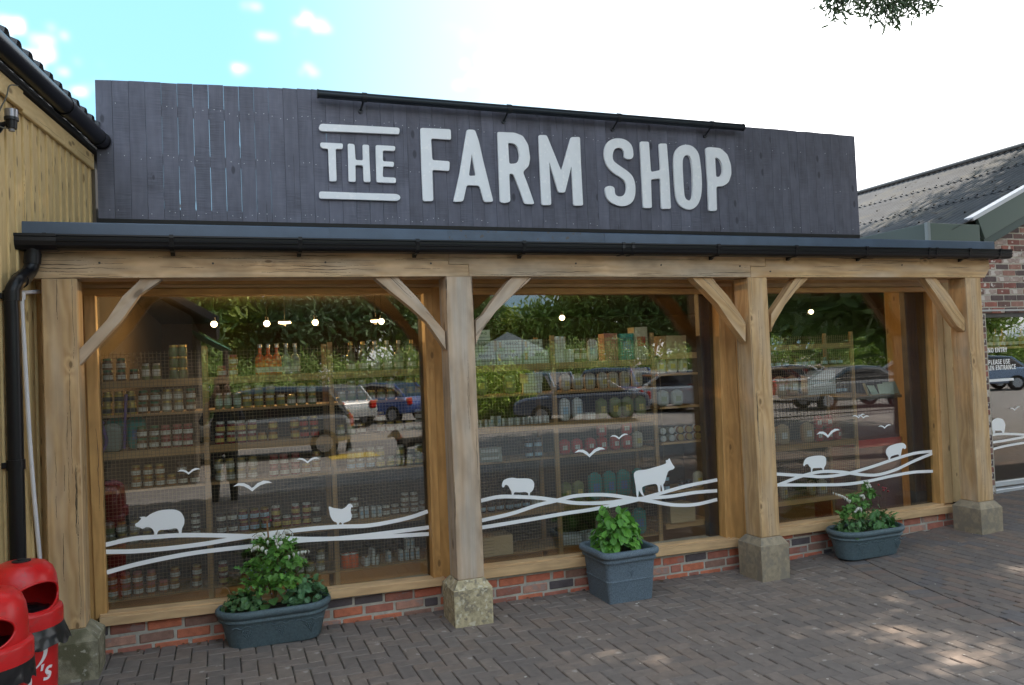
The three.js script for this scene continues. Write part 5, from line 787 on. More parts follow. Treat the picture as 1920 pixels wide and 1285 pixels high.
function bagGeo(sx, sy, sz) { const g = new THREE.SphereGeometry(1, 14, 10), p = g.attributes.position; for (let i = 0; i < p.count; i++) { const y = p.getY(i), k = Math.pow(Math.abs(y), 0.5) * Math.sign(y), c = (v) => Math.sign(v) * Math.pow(Math.abs(v), 0.6), pinch = y > 0.6 ? 0.75 : 1; p.setXYZ(i, c(p.getX(i)) * sx / 2 * pinch, (k + 1) / 2 * sy, c(p.getZ(i)) * sz / 2 * (y > 0.6 ? 0.3 : 1)); } g.computeVertexNormals(); return g; }
const bag = (sx, sy, sz, m, m2) => { const g = bagGeo(sx, sy, sz), g2 = cbox(sx * 0.45, sy * 0.3, 0.002, 0.0005).translate(0, sy * 0.45, sz / 2); return (t) => { mesh('packet', g, m, t); if (m2) mesh('label', g2, m2, t); }; };
kind('jw', 'jar', 'white lidded jar with pale label', 'jar', jar(C.brown, C.wlid, C.label), 0.08, 0.093);
kind('ja', 'jar', 'amber jar with gold lid', 'jar', jar(C.amber, C.gold, C.label), 0.08, 0.093);
kind('jd', 'jar', 'dark jar with white lid', 'jar', jar(C.dark, C.wlid, C.label), 0.08, 0.093);
kind('jr', 'jar', 'red jar with checked lid', 'jar', jar(C.ruby, C.check, C.label), 0.08, 0.093);
kind('jc', 'jar', 'cream jar with silver lid', 'jar', jar(C.cream, C.silver, null), 0.08, 0.093);
kind('jg', 'jar', 'green jar with gold lid', 'jar', jar(C.green, C.gold, null), 0.08, 0.093);
kind('jb', 'jar', 'black lidded blue label jar', 'jar', jar(C.dark, C.black, C.blueLabel), 0.08, 0.093);
kind('tg', 'jar', 'tall pale green jar', 'jar', tall(C.green, C.silver, C.paleGreen), 0.07, 0.136);
kind('to', 'jar', 'tall olive jar with white lid', 'jar', tall(C.olive, C.wlid, C.label), 0.07, 0.136);
kind('tc', 'jar', 'tall cream jar with white lid', 'jar', tall(C.cream, C.wlid, C.white), 0.07, 0.136);
kind('bo', 'bottle', 'orange bottle with white label', 'bottle', bottle(C.orange, C.silver, C.label), 0.085, 0.237);
kind('bp', 'bottle', 'clear pale bottle', 'bottle', bottle(C.pale, C.silver, C.label), 0.085, 0.237);
kind('bd', 'bottle', 'dark bottle with stopper', 'bottle', bottle(C.dark, C.black, C.label), 0.085, 0.237);
kind('bg', 'bottle', 'pale green bottle', 'bottle', bottle(C.green, C.gold, C.label), 0.085, 0.237);
kind('ba', 'bottle', 'amber bottle', 'bottle', bottle(C.amber, C.gold, C.label), 0.085, 0.237);
kind('tin', 'tin', 'round white tin', 'tin', (t) => { mesh('body', gTin, C.white, t); mesh('rim', gRim, C.silver, t); }, 0.095, 0.113);
kind('tor', 'tin', 'orange tin', 'tin', (t) => { mesh('body', gTin, C.orange, t); mesh('rim', gRim, C.silver, t); }, 0.095, 0.113);
kind('sq', 'box', 'small pale box standing upright', 'box', bx(0.03, 0.085, 0.06, C.white, C.blueLabel), 0.036, 0.085);
kind('pk', 'packet', 'slim white packet', 'packet', bx(0.022, 0.06, 0.09, C.white, null), 0.026, 0.06);
kind('wb', 'box', 'white carton', 'box', bx(0.16, 0.085, 0.12, C.white, C.label), 0.17, 0.085);
kind('rb', 'box', 'red box with cream front', 'box', bx(0.12, 0.15, 0.08, C.red, C.flower), 0.13, 0.15);
kind('cb', 'packet', 'cream patterned packet', 'packet', bag(0.10, 0.15, 0.06, C.flower, C.yellow), 0.108, 0.15);
kind('tb', 'packet', 'teal packet', 'packet', bag(0.13, 0.24, 0.07, C.teal, C.blue), 0.135, 0.24);
kind('yb', 'packet', 'green and yellow packet', 'packet', bag(0.11, 0.18, 0.07, C.olive, C.yellow), 0.118, 0.18);
kind('wp', 'packet', 'white packet', 'packet', bag(0.10, 0.2, 0.06, C.white, C.blueLabel), 0.11, 0.2);
kind('rp', 'packet', 'red packet with pale label', 'packet', bag(0.10, 0.13, 0.06, C.red, C.label), 0.11, 0.13);
kind('gp', 'packet', 'grey packet with green label', 'packet', bag(0.12, 0.15, 0.06, C.pale, C.green), 0.13, 0.15);
kind('sk', 'sack', 'brown paper sack with white label', 'sack', bag(0.13, 0.2, 0.08, C.tan, C.label), 0.138, 0.2);
kind('bk', 'box', 'brown cardboard box', 'box', bx(0.26, 0.16, 0.2, C.tan, null), 0.28, 0.16);
kind('tray', 'tray', 'white plastic tray', 'tray', bx(0.2, 0.06, 0.12, C.pale, C.white), 0.21, 0.06);
kind('can', 'jar', 'black topped jar with turquoise label', 'jar', jar(C.dark, C.black, C.blueLabel), 0.08, 0.093);
const LABELS = { white: C.label, blue: C.blueLabel, red: C.red, yellow: C.yellow, green: C.green, black: C.black, orange: C.orange }, LIDS = { gold: C.gold, white: C.wlid, silver: C.silver, black: C.black, checked: C.check, green: std(0.05, 0.16, 0.07, 0.5) }, BODIES = { amber: C.amber, dark: C.dark, red: C.ruby, cream: C.cream, green: C.green, brown: C.brown, orange: glassy(0.42, 0.14, 0.03), yellow: glassy(0.45, 0.32, 0.06) };
const sets = { all: [], pale: [], red: [], dark: [] };
[['amber', 'gold', 'white'], ['amber', 'black', 'yellow'], ['dark', 'white', 'white'], ['dark', 'gold', 'red'], ['dark', 'black', 'white'], ['red', 'checked', 'white'], ['red', 'gold', 'blue'], ['red', 'white', 'yellow'], ['cream', 'silver', 'green'], ['cream', 'gold', 'white'], ['cream', 'white', 'blue'], ['green', 'gold', 'white'], ['green', 'white', 'yellow'], ['brown', 'white', 'orange'], ['brown', 'gold', 'white'], ['orange', 'gold', 'white'], ['orange', 'checked', 'white'], ['yellow', 'white', 'green'], ['yellow', 'gold', 'black'], ['brown', 'green', 'white']].forEach(([b, l, w], i) => { const k = 'v' + i; kind(k, 'jar', b + ' jar, ' + l + ' lid, ' + w + ' label', 'jar', jar(BODIES[b], LIDS[l], LABELS[w]), 0.08, 0.093); sets.all.push(k); (['cream', 'green', 'yellow'].includes(b) ? sets.pale : ['red', 'orange'].includes(b) ? sets.red : sets.dark).push(k); });
for (const k of Object.values(kinds)) if (k.cat === 'jar') { k.k = 0.88; k.w *= 0.86; k.h *= 0.88; }
let counts = {};
function place(key, x, y, z, where, group, turn = rr(-0.3, 0.3)) {
  const k = kinds[key], lab = k.desc + (/^(in|on|at|beside|side|lying|above) /.test(where) ? ' ' : ', ') + where; counts[k.cat] = (counts[k.cat] ?? 0) + 1;
  let o;
  if (!k.proto) { o = k.proto = thing(k.name, lab, k.cat); k.build(o); if (k.k) o.scale.setScalar(k.k); } else o = copy(k.proto, lab);
  o.userData.group = k.cat + ' ' + group; o.position.set(x, y + 0.001, z); o.rotation.set(0, turn, 0); return o;
}
const NTH = ['first', 'second', 'third', 'fourth', 'fifth', 'sixth', 'seventh', 'eighth', 'ninth', 'tenth', 'eleventh', 'twelfth', 'thirteenth', 'fourteenth', 'fifteenth', 'sixteenth', 'seventeenth', 'eighteenth', 'nineteenth', 'twentieth'];
const tally = {};
function fill(y, x0, x1, row, win, keys, { stack = 0.3, head = 0.3, gap = 0.004, skip = 0.05, bay = '' } = {}) {
  const where = row + ' shelf, ' + (bay ? bay + ' bay, ' : '') + (win === 'narrow' ? 'narrow bay by steel post' : win + ' window');
  let x = x0 + rr(0.0, 0.03), cur = pick(keys), n = 0;
  for (;;) {
    if (n-- <= 0) { cur = pick(keys); n = Math.floor(rr(1, 4)); } const k = kinds[cur]; if (x + k.w > x1) break;
    if (R() > skip) {
      const z = ZM - 0.07 + rr(-0.015, 0.012), id = where + k.desc, nth = NTH[(tally[id] = (tally[id] ?? -1) + 1)] ?? 'last';
      place(cur, x + k.w / 2, y, z, nth + ' from left, ' + where, where);
      if (k.h * 2 < head && R() < stack) place(cur, x + k.w / 2 + rr(-0.006, 0.006), y + k.h, z, 'above ' + nth + ' from left, ' + where, where);
    }
    x += k.w + gap + rr(0, 0.012);
  }
}
{
  const sp = (a, b) => [a + 0.03, b - 0.03], L = [w1[0], ...u1, w1[1]];
  fill(S1[0][0], ...sp(L[0], L[1] - 0.22), 'top', 'left', ['bd', 'to', ...sets.dark], { stack: 0.3, skip: 0.05, head: 0.25, bay: 'left' });
  for (const px of [325, 342]) for (let k = 0; k < 3; k++) place('jg', X(px, 700), S1[0][0] + k * 0.082, ZM - 0.07, (['at bottom', 'at middle', 'on top'][k]) + ' of the ' + (px < 330 ? 'left' : 'right') + ' tall stack, left window', 'stacks on top shelf, left window');
  fill(S1[0][0], ...sp(X(395, 700), X(475, 700)), 'top', 'left', ['jb', 'tc', ...sets.all], { stack: 0.5, bay: 'middle' });
  for (const px of [489, 505, 521]) place('bo', X(px, 700), S1[0][0], ZM - 0.08, (px < 500 ? 'at the left' : px < 510 ? 'in the middle' : 'at the right').replace('in the', 'in the') + ' of three on the top shelf, left window', 'row of three on top shelf');
  for (const px of [539, 556]) place('bp', X(px, 700), S1[0][0], ZM - 0.08, (px < 550 ? 'on the right of the orange bottles' : 'at the second place right of the orange bottles') + ', left window', 'beside the orange ones on top shelf');
  fill(S1[0][0], ...sp(X(638, 700), L[3]), 'top', 'left', ['bg', 'bp', 'ba', 'bg'], { stack: 0, skip: 0.1, bay: 'right' });
  const A = sets.all, Pa = sets.pale, Re = sets.red, Da = sets.dark, B3 = ['left', 'middle', 'right'], row = (lv, name, per) => per.forEach(([keys, o, a, b], k) => fill(S1[lv][0], a ?? L[k] + 0.03, b ?? L[k + 1] - 0.03, name, 'left', keys, { head: 0.2, stack: 0.7, skip: 0.04, gap: 0.002, ...o, bay: B3[k] }));
  row(1, 'second', [[[...A], { stack: 0.85 }], [['tg', 'tc', ...Pa], { stack: 0.7 }], [['tc', 'wp', ...Pa], { stack: 0.5 }]]);
  row(2, 'third', [[['tg', ...A], { stack: 0.8 }, L[0] + 0.3], [[...Da, ...Re], { stack: 0.9 }], [['jc', 'sq', ...A], { stack: 0.6, skip: 0.1 }]]);
  for (let k = 0; k < 2; k++) place('tb', X(212 + k * 40, 800), S1[2][0], ZM - 0.13, (k ? 'beside another' : 'at the left end') + ' behind the gift bag, third shelf, left window', 'left end of third shelf');
  row(3, 'fourth', [[['rp', ...Da], { stack: 0.6, skip: 0.2 }], [['tc', ...A], { stack: 0.8, skip: 0.12 }], [[...Pa, 'sq'], { stack: 0.5, skip: 0.2 }]]);
  row(4, 'fifth', [[[...Re, ...A], { stack: 0.95, head: 0.3 }], [['tc', 'jg', ...Pa, ...A], { stack: 0.9, head: 0.3 }], [['sq', 'sq', 'jw', 'sq'], { stack: 0.3, skip: 0.1 }]]);
  row(5, 'lowest', [[['sq', ...Re, ...A], { stack: 0.8, head: 0.25 }], [['jg', ...A, 'sq'], { stack: 0.7, head: 0.25, skip: 0.1 }]]);
  for (const px of [652, 665]) place('tor', X(px, 1050), S1[5][0], ZM - 0.07, (px < 660 ? 'at the left' : 'at the right') + ' of a pair on the lowest shelf, left window', 'pair on lowest shelf, left window');
  fill(S1[5][0], ...sp(X(672, 1050), L[3]), 'lowest', 'left', ['sq', 'pk', 'sq'], { stack: 0.3, head: 0.2, skip: 0.15, bay: 'right' });
  // a jar of goods with purple ribbon at the far left
  const pr = thing('gift_bag', 'white gift bag with purple ribbon at the left end of the third shelf', 'gift bag', null, new V3(X(208, 830), S1[2][0], ZM - 0.05)); mesh('bag', bagGeo(0.15, 0.2, 0.06), C.pale, pr); mesh('ribbon', merge([tube([new V3(-0.05, 0.2, 0.02), new V3(-0.09, 0.28, 0.03), new V3(-0.07, 0.36, 0.02)], 0.013, 14, 6), tube([new V3(-0.06, 0.2, 0.03), new V3(-0.03, 0.08, 0.045), new V3(-0.06, 0.0, 0.04)], 0.012, 14, 6), tube([new V3(0.08, 0.02, 0.04), new V3(0.09, 0.2, 0.04), new V3(0.1, 0.4, 0.03)], 0.011, 14, 6)]), C.purple, pr);

  // middle window: cartons with lettering upside down, boxes, packets
  const cv = document.createElement('canvas'); cv.width = 256; cv.height = 128; const c2 = cv.getContext('2d'); c2.fillStyle = '#cfdccf'; c2.fillRect(0, 0, 256, 128); c2.fillStyle = '#a8b9ae'; c2.fillRect(0, 84, 256, 14); c2.fillStyle = '#c9a56a'; c2.fillRect(14, 20, 26, 70); c2.save(); c2.translate(150, 40); c2.rotate(Math.PI); c2.fillStyle = '#1c2320'; c2.font = 'bold 44px sans-serif'; c2.textAlign = 'center'; c2.textBaseline = 'middle'; c2.fillText('Diablo', 0, 0); c2.restore();
  const ct = new THREE.CanvasTexture(cv); ct.colorSpace = THREE.SRGBColorSpace; const cm = new THREE.MeshStandardMaterial({ map: ct, roughness: 0.7 });
  const crate = (x0p, x1p, y, h, l) => { const x0 = X(x0p, 670), x1 = X(x1p, 670), t = thing('carton', l, 'carton', null, new V3((x0 + x1) / 2, y + 0.001, ZM - 0.10)); t.userData.group = 'pale green cartons on the top shelf, middle window'; mesh('box', uvBox(cbox(x1 - x0, h, 0.16, 0.003).translate(0, h / 2, 0)), C.paleGreen, t); const f = new THREE.PlaneGeometry(x1 - x0 - 0.008, h - 0.008).translate(0, h / 2, 0.0815); mesh('printed_front', f, cm, t); };
  const yS = S2[0][0]; crate(884, 931, yS, 0.115, 'pale green carton printed upside down, lower left of the stack in the middle window'); crate(932, 981, yS, 0.115, 'pale green carton printed upside down, bottom centre of the stack in the middle window'); crate(983, 1031, yS, 0.115, 'pale green carton printed upside down, bottom right beside the shelf upright');
  crate(884, 929, yS + 0.117, 0.09, 'pale green carton printed upside down, middle of the left column'); crate(934, 981, yS + 0.117, 0.09, 'pale green carton printed upside down, upper centre of the stack'); crate(984, 1020, yS + 0.117, 0.09, 'pale green carton printed upside down, upper right of the stack'); crate(884, 922, yS + 0.209, 0.09, 'pale green carton printed upside down, topmost of the stack');
  for (const px of [1049, 1062, 1073]) for (let k = 0; k < (px > 1070 ? 1 : 2); k++) place('tin', X(px, 670), yS + k * 0.113, ZM - 0.06 - (px === 1062 ? 0.05 : 0), (k ? 'on top of the ' : 'at the foot of the ') + (px < 1055 ? 'first' : px < 1070 ? 'second' : 'third') + ' stack right of the cartons, middle window', 'beside the cartons');
  fill(yS, X(1080, 670), X(1134, 670), 'top', 'middle', ['gp', 'to', 'wp'], { stack: 0, skip: 0 });
  const tallBox = (px0, px1, h, m, l, m2) => { const x0 = X(px0, 660), x1 = X(px1, 660), t = thing('tall_box', l, 'box', null, new V3((x0 + x1) / 2, yS + 0.001, ZM - 0.09)); mesh('carton', uvBox(cbox(x1 - x0, h, 0.12, 0.003).translate(0, h / 2, 0)), m, t); mesh('label', cbox((x1 - x0) * 0.6, h * 0.3, 0.002, 0.0005).translate(0, h * 0.55, 0.061), m2, t); };
  tallBox(1137, 1162, 0.24, C.redBrown, 'red brown upright box on the top shelf of the middle window', C.check); tallBox(1166, 1193, 0.235, C.teal, 'teal upright box on the top shelf of the middle window', C.blue); tallBox(1194, 1219, 0.29, C.flower, 'tall cream flowered box at the right end of the top shelf', C.red);
  fill(S2[1][0], X(985, 730), X(1035, 730), 'second', 'middle', ['wb'], { stack: 1, head: 0.25, skip: 0 }); fill(S2[1][0], X(890, 730), X(980, 730), 'second', 'middle', ['yb', 'gp'], { skip: 0.2 }); fill(S2[1][0], X(1052, 730), X(1222, 730), 'second', 'middle', ['rb', 'cb', 'cb', 'rb', 'wp'], { skip: 0 });
  fill(S2[2][0], X(892, 790), X(1035, 790), 'third', 'middle', ['pk', 'sq', 'pk'], { stack: 0, skip: 0 }); fill(S2[2][0], X(1052, 790), X(1222, 790), 'third', 'middle', ['cb', 'pk', 'wp', 'yb'], { stack: 0, skip: 0.05 });
  fill(S2[3][0], X(895, 850), X(960, 850), 'fourth', 'middle', ['tray'], { stack: 1, head: 0.2, skip: 0 }); fill(S2[3][0], X(985, 850), X(1035, 850), 'fourth', 'middle', ['jw', 'jb'], { stack: 1, head: 0.2, skip: 0 }); fill(S2[3][0], X(1052, 850), X(1222, 850), 'fourth', 'middle', ['rp', 'cb', 'wp', 'rb', 'gp'], { skip: 0.05 });
  fill(S2[4][0], X(895, 930), X(1035, 930), 'fifth', 'middle', ['bd', 'bd', 'jb'], { skip: 0.1 }); fill(S2[4][0], X(1052, 930), X(1105, 930), 'fifth', 'middle', ['yb'], { skip: 0 }); fill(S2[4][0], X(1104, 930), X(1222, 930), 'fifth', 'middle', ['wp', 'tb', 'tb', 'wp'], { skip: 0 });
  fill(S2[5][0], X(900, 1030), X(985, 1030), 'lowest', 'middle', ['bk'], { skip: 0 }); fill(S2[5][0], X(1056, 1010), X(1222, 1010), 'lowest', 'middle', ['tb', 'wb', 'sk', 'bk'], { skip: 0.05 });
  // the narrow bay: jars lying with their lids to the window, trays
  for (let r = 0; r < 2; r++) for (let i = 0; i < 5; i++) { const o = place(i < 2 ? 'jc' : 'ja', X(1248 + i * 16.5, 820), S4[3][0] + 0.035 + r * 0.068, ZM - 0.11, (r ? 'lying on its side, upper row, ' : 'lying on its side, lower row, ') + NTH[i] + ' from left', 'lying beside the steel post', 0); o.rotation.set(Math.PI / 2, 0, 0); }
  fill(S4[0][0], ...w4, 'top', 'narrow', ['bk'], { skip: 0 }); fill(S4[1][0], ...w4, 'second', 'narrow', ['wb', 'tray', 'cb'], { skip: 0 }); fill(S4[2][0], ...w4, 'third', 'narrow', ['wb', 'gp'], { skip: 0.1 }); fill(S4[4][0], ...w4, 'fifth', 'narrow', ['rp', 'jb', 'cb'], { stack: 0.4 }); fill(S4[5][0], ...w4, 'lowest', 'narrow', ['tray', 'bk'], { skip: 0 });
  // right window
  fill(S3[1][0], ...w3, 'second', 'right', ['can', 'can', 'jb'], { stack: 0, skip: 0.1, gap: 0.01 }); fill(S3[2][0], w3[0], X(1515, 740), 'third', 'right', ['sk'], { skip: 0 });
  { const x0 = X(1518, 720), x1 = X(1570, 720), t = thing('carton', 'large white carton behind the wire in the right window', 'carton', null, new V3((x0 + x1) / 2, S3[2][0] + 0.001, ZM - 0.07)); mesh('box', uvBox(cbox(x1 - x0, 0.2, 0.1, 0.003).translate(0, 0.1, 0)), C.white, t); mesh('flap', uvBox(cbox(x1 - x0, 0.004, 0.06, 0.001).rotateX(-0.8).translate(0, 0.215, 0.04)), C.white, t); }
  fill(S3[2][0], X(1573, 720), w3[1], 'third', 'right', ['jb', 'jw'], { skip: 0 }); fill(S3[3][0], ...w3, 'fourth', 'right', ['yb', 'sk', 'rp', 'gp'], { skip: 0.15 }); fill(S3[4][0], ...w3, 'fifth', 'right', ['wb', 'bk', 'yb', 'cb'], { skip: 0.1 });
  const ct2 = thing('counter', 'dark serving counter with red band in the right half of the right window', 'counter'), cx0 = X(1612, 760) + 0.02, cx1 = cx0 + 0.62, cy = level([1612, 742], [1690, 745]);
  mesh('top', boxAt(cx0, cx1, cy - 0.03, cy, -1.4, ZM - 0.06, 0), std(0.05, 0.04, 0.03, 0.4), ct2); mesh('front', boxAt(cx0 + 0.02, cx1 - 0.02, 0.03, cy - 0.03, -1.38, ZM - 0.1, 1), std(0.10, 0.03, 0.03, 0.5), ct2); mesh('red_band', boxAt(cx0 + 0.01, cx1 - 0.01, cy - 0.52, cy - 0.44, -1.38, ZM - 0.09, 0), C.red, ct2);
  [[1640, 700, 0.3], [1662, 712, -0.5], [1628, 722, 0.9], [1675, 725, -0.2]].forEach(([px, py, a], i) => { const p = on(px, py, ZM - 0.2), s = thing('leaflet_stand', ['pale leaflet propped up on the dark counter', 'leaflet leaning back on the dark counter', 'pale leaflet lying at the left of the dark counter', 'printed leaflet at the right of the dark counter'][i], 'leaflet', null, new V3(p.x, cy, p.z)); const g = uvBox(cbox(0.15, 0.11 + 0.02 * i, 0.004, 0.001).translate(0, 0.06, 0)); const m = mesh('card', g, C.paleGreen, s); m.rotation.set(-0.5, a, a * 0.4); mesh('foot', uvBox(cbox(0.1, 0.006, 0.08, 0.001).translate(0, 0.003, -0.02)), C.tan, s); });
  // bottles behind the glass door
  const by = on(1880, 650, -1.75).y; { const t = thing('wall_shelf', 'lit wooden shelf with bottles behind the glass door', 'shelf'); mesh('board', boxAt(9.6, 11.6, by - 0.03, by, -1.95, -1.65, 0), M.shelf, t); mesh('bracket', boxAt(9.9, 9.94, by - 0.2, by - 0.03, -1.95, -1.8, 1), M.blackMetal, t); mesh('board', boxAt(9.6, 11.6, by + 0.42, by + 0.45, -1.95, -1.65, 0), M.shelf, t); }
  for (let i = 0; i < 9; i++) place(pick(['bg', 'bd', 'ba', 'bp']), 9.75 + i * 0.12, by, -1.76, NTH[i] + ' from left on the shelf behind the glass door', 'on the shelf behind the glass door');
}
// lamps hanging in the shop: bright bulbs, thin tube fittings
{
  const warm = new THREE.MeshStandardMaterial({ color: 0xffffff, emissive: new THREE.Color().setRGB(1, 0.75, 0.42), emissiveIntensity: 4 });
  [[401, 608], [500, 607], [591, 605], [715, 603], [1054, 596], [1521, 585], [260, 648]].forEach(([px, py], i) => {
    const q = on(px, py, i === 6 ? -6.5 : -3.5), t = thing('bulb_lamp', ['bare glowing bulb at the far left under the shop ceiling, seen by the green roof', 'bare glowing bulb, second from the left in the left window', 'bare glowing bulb, third from the left in the left window', 'bare glowing bulb at the right of the left window', 'bare glowing bulb in the middle window', 'bare glowing bulb in the right window', 'small distant glowing bulb low in the left window'][i], 'lamp', null, q);
    mesh('bulb', new THREE.SphereGeometry(0.034, 16, 12), warm, t); mesh('cord', rod(new V3(0, 0.06, 0), new V3(0, 2.78 - q.y, 0), 0.0025, 6), M.blackPlastic, t); mesh('lamp_holder', rod(new V3(0, 0.03, 0), new V3(0, 0.075, 0), 0.018, 10), M.blackPlastic, t);
    const l = new THREE.PointLight(0xffc070, 1.3); l.castShadow = true; t.add(l);
  });
  [[522, 545, 605], [695, 713, 602]].forEach(([a, b, y], i) => { const p = on(a, y, -3.6), q = on(b, y, -3.6), t = thing('tube_lamp', ['thin lit tube fitting left of centre in the left window', 'thin lit tube fitting at the right of the left window'][i], 'lamp', null, p.clone().lerp(q, 0.5)); mesh('tube', new THREE.CylinderGeometry(0.012, 0.012, q.x - p.x, 10).rotateZ(Math.PI / 2), new THREE.MeshStandardMaterial({ color: 0xffffff, emissive: new THREE.Color().setRGB(1, 0.8, 0.5), emissiveIntensity: 1.3 }), t); mesh('housing', boxAt(-(q.x - p.x) / 2, (q.x - p.x) / 2, 0.0125, 0.024, -0.012, 0.012, 0), M.blackPlastic, t); mesh('cord', rod(new V3(0, 0.024, 0), new V3(0, 2.78 - p.y, 0), 0.0025, 6), M.blackPlastic, t); const l = new THREE.PointLight(0xffd090, 0.7); l.position.y = -0.03; l.castShadow = true; t.add(l); });
}

// ================================================================== ACROSS THE CAR PARK (what the glass mirrors) AND OVERHEAD
const refl = (px, py, zv) => { const p = on(px, py, zv); p.z = 2 * ZG - zv; return p; };        // the place that the glass shows at a pixel, zv metres behind it
const GY = -0.13;
// trees: trunk, limbs and a crown of many small leaf sprays
function spray(seed, n, spread, len, wid) { const q = rng(seed), g = []; for (let i = 0; i < n; i++) { const d = new V3(q() - 0.5, q() - 0.5, q() - 0.5).normalize(), p = d.clone().multiplyScalar(spread * Math.cbrt(q())); g.push(plain(aim(leafGeo('slim', len * (0.7 + 0.6 * q()), wid * 2.2, 0.2, 0.2), p, new V3(q() - 0.5, q() - 0.6, q() - 0.5), q() * 6))); } return mergeGeometries(g, false); }
const sprays = [spray(1, 12, 0.42, 0.34, 0.13), spray(2, 12, 0.42, 0.34, 0.13)];
const crownMat = [[0.27, 0.40, 0.09], [0.17, 0.29, 0.08], [0.40, 0.50, 0.11], [0.11, 0.21, 0.08]].map((c) => new THREE.MeshPhysicalMaterial({ color: new THREE.Color().setRGB(...c), roughness: 0.7, side: THREE.DoubleSide, transmission: 0.45, thickness: 0 }));
const bark = speckle([0.10, 0.08, 0.06], 0.5, 12, 201, { size: 128, bump: 0.01 });
function crownOf(blobs, n, seed, mat, parent, scale = 1, keep = () => true, geo = sprays) {
  const q = rng(seed), M4 = [], c = new THREE.Color(), cols = [], tot = blobs.reduce((s, b) => s + b[3] * b[4] * b[5], 0);
  for (const [x, y, z, rx, ry, rz] of blobs) { const k = Math.round(n * rx * ry * rz / tot); for (let i = 0; i < k; i++) { const d = new V3(q() - 0.5, q() - 0.5, q() - 0.5).normalize(), r = Math.pow(q(), 0.38), p = new V3(x + d.x * r * rx, y + d.y * r * ry, z + d.z * r * rz); if (!keep(p)) continue; const s = scale * (0.7 + 0.7 * q()); M4.push(new THREE.Matrix4().compose(p, new THREE.Quaternion().setFromEuler(new THREE.Euler(q() * 6, q() * 6, q() * 6)), new V3(s, s, s))); const v = 0.75 + 0.5 * q(); cols.push(c.clone().setRGB(v, v, v * 0.9)); } }
  const im = new THREE.InstancedMesh(geo[seed % geo.length], mat, M4.length); M4.forEach((m, i) => { im.setMatrixAt(i, m); im.setColorAt(i, cols[i]); }); im.name = 'crown'; im.castShadow = im.receiveShadow = true; im.userData.kind = 'stuff'; parent.add(im); return im;
}
function tree(name, label, at, h, r, seed, mat, n) {
  const t = thing(name, label, 'tree', null, at), q = rng(seed), limbs = [];
  const th = h * 0.12; mesh('trunk', rod(new V3(0, -0.1, 0), new V3(q() * 0.3, h * 0.62, q() * 0.3), 0.05 + h * 0.02, 10, 0.06), bark, t);
  const blobs = []; for (let i = 0; i < 7; i++) { const a = i * 2.4 + q(), k = q(), y = th + (h - th) * (0.22 + 0.62 * k), rad = r * (0.85 - 0.5 * k) * q(); blobs.push([Math.cos(a) * rad, y, Math.sin(a) * rad, r * (0.42 + 0.2 * q()), r * (0.34 + 0.16 * q()), r * (0.42 + 0.2 * q())]); limbs.push(rod(new V3(0.05, th * (0.7 + 0.5 * q()), 0.05), new V3(Math.cos(a) * rad, y, Math.sin(a) * rad), 0.03 + h * 0.006, 6, 0.02)); }
  blobs.push([0, h * 0.55, 0, r * 0.6, h * 0.3, r * 0.6]);
  mesh('limbs', merge(limbs), bark, t); crownOf(blobs, n, seed, mat, t, 0.9 + h * 0.06); return t;
}
// a row of trees and hedge behind the car park
{
  const T = [[250, 9, 4.2, 1, -36], [330, 11, 4.5, 0, -42], [420, 8.2, 4, 2, -38], [505, 6.4, 3.6, 2, -44], [580, 10, 4.6, 1, -40], [660, 11.5, 4.4, 3, -36], [750, 11, 4.4, 0, -38], [850, 8, 3.6, 1, -40], [940, 5.2, 3.2, 2, -42], [1030, 5.8, 3.2, 0, -40], [1120, 9.5, 4.2, 0, -38], [1220, 10, 4.4, 1, -36], [1310, 11, 4.2, 3, -36], [1400, 10, 4.2, 0, -34], [1490, 9, 4, 2, -34], [1580, 10, 4.4, 0, -33], [1670, 11, 4.2, 3, -32], [1770, 10, 4.2, 1, -31], [1880, 9, 4, 0, -30]];
  const desc = ['mid green leafy tree', 'dark green tree', 'yellow green young tree', 'tall dense dark tree'];
  const spot = ['by the storage barn', 'behind the storage barn', 'above the green lean to roof', 'with sky showing over it', 'behind the silver hatchback', 'behind the blue car', 'right of the blue car', 'opposite the second oak post', 'behind the garden hut', 'beside the garden hut', 'behind the dark saloon', 'behind the estate car', 'opposite the steel post', 'opposite the third oak post', 'behind the left railings', 'behind the middle railings', 'behind the right railings', 'opposite the pine boards', 'opposite the glass door'];
  T.forEach(([px, h, r, m, zv], i) => { const p = refl(px, 700, zv); tree('tree', desc[m] + ' across the car park ' + spot[i], new V3(p.x, GY, p.z), h, r, 300 + i, crownMat[m], 520); });
  const a = refl(160, 700, -31), b = refl(1950, 700, -27), hd = thing('hedge', 'long green hedge along the far edge of the car park', 'hedge'); const blobs = []; for (let i = 0; i < 44; i++) { const f = i / 43; blobs.push([lerp(a.x, b.x, f), GY + 1.2 + 0.3 * Math.sin(i * 1.9), lerp(a.z, b.z, f) + Math.sin(i), 1.2, 1.7, 1.0]); } crownOf(blobs, 6500, 399, crownMat[0], hd, 0.7);
  const c = refl(940, 705, -19), lb = thing('shrub', 'bright yellow green shrub on the car park island', 'shrub', null, new V3(c.x - 0.3, GY, c.z)); mesh('stems', merge([rod(new V3(0, 0, 0), new V3(0.2, 1, 0), 0.03, 6, 0.01), rod(new V3(0, 0, 0), new V3(-0.3, 0.9, 0.1), 0.03, 6, 0.01)]), bark, lb); crownOf([[0, 0.9, 0, 1.5, 1.1, 1.0], [-1.2, 0.6, 0.3, 1.0, 0.8, 0.8]], 620, 400, new THREE.MeshPhysicalMaterial({ color: new THREE.Color().setRGB(0.36, 0.50, 0.05), roughness: 0.7, side: THREE.DoubleSide, transmission: 0.35, thickness: 0 }), lb, 0.6);
}
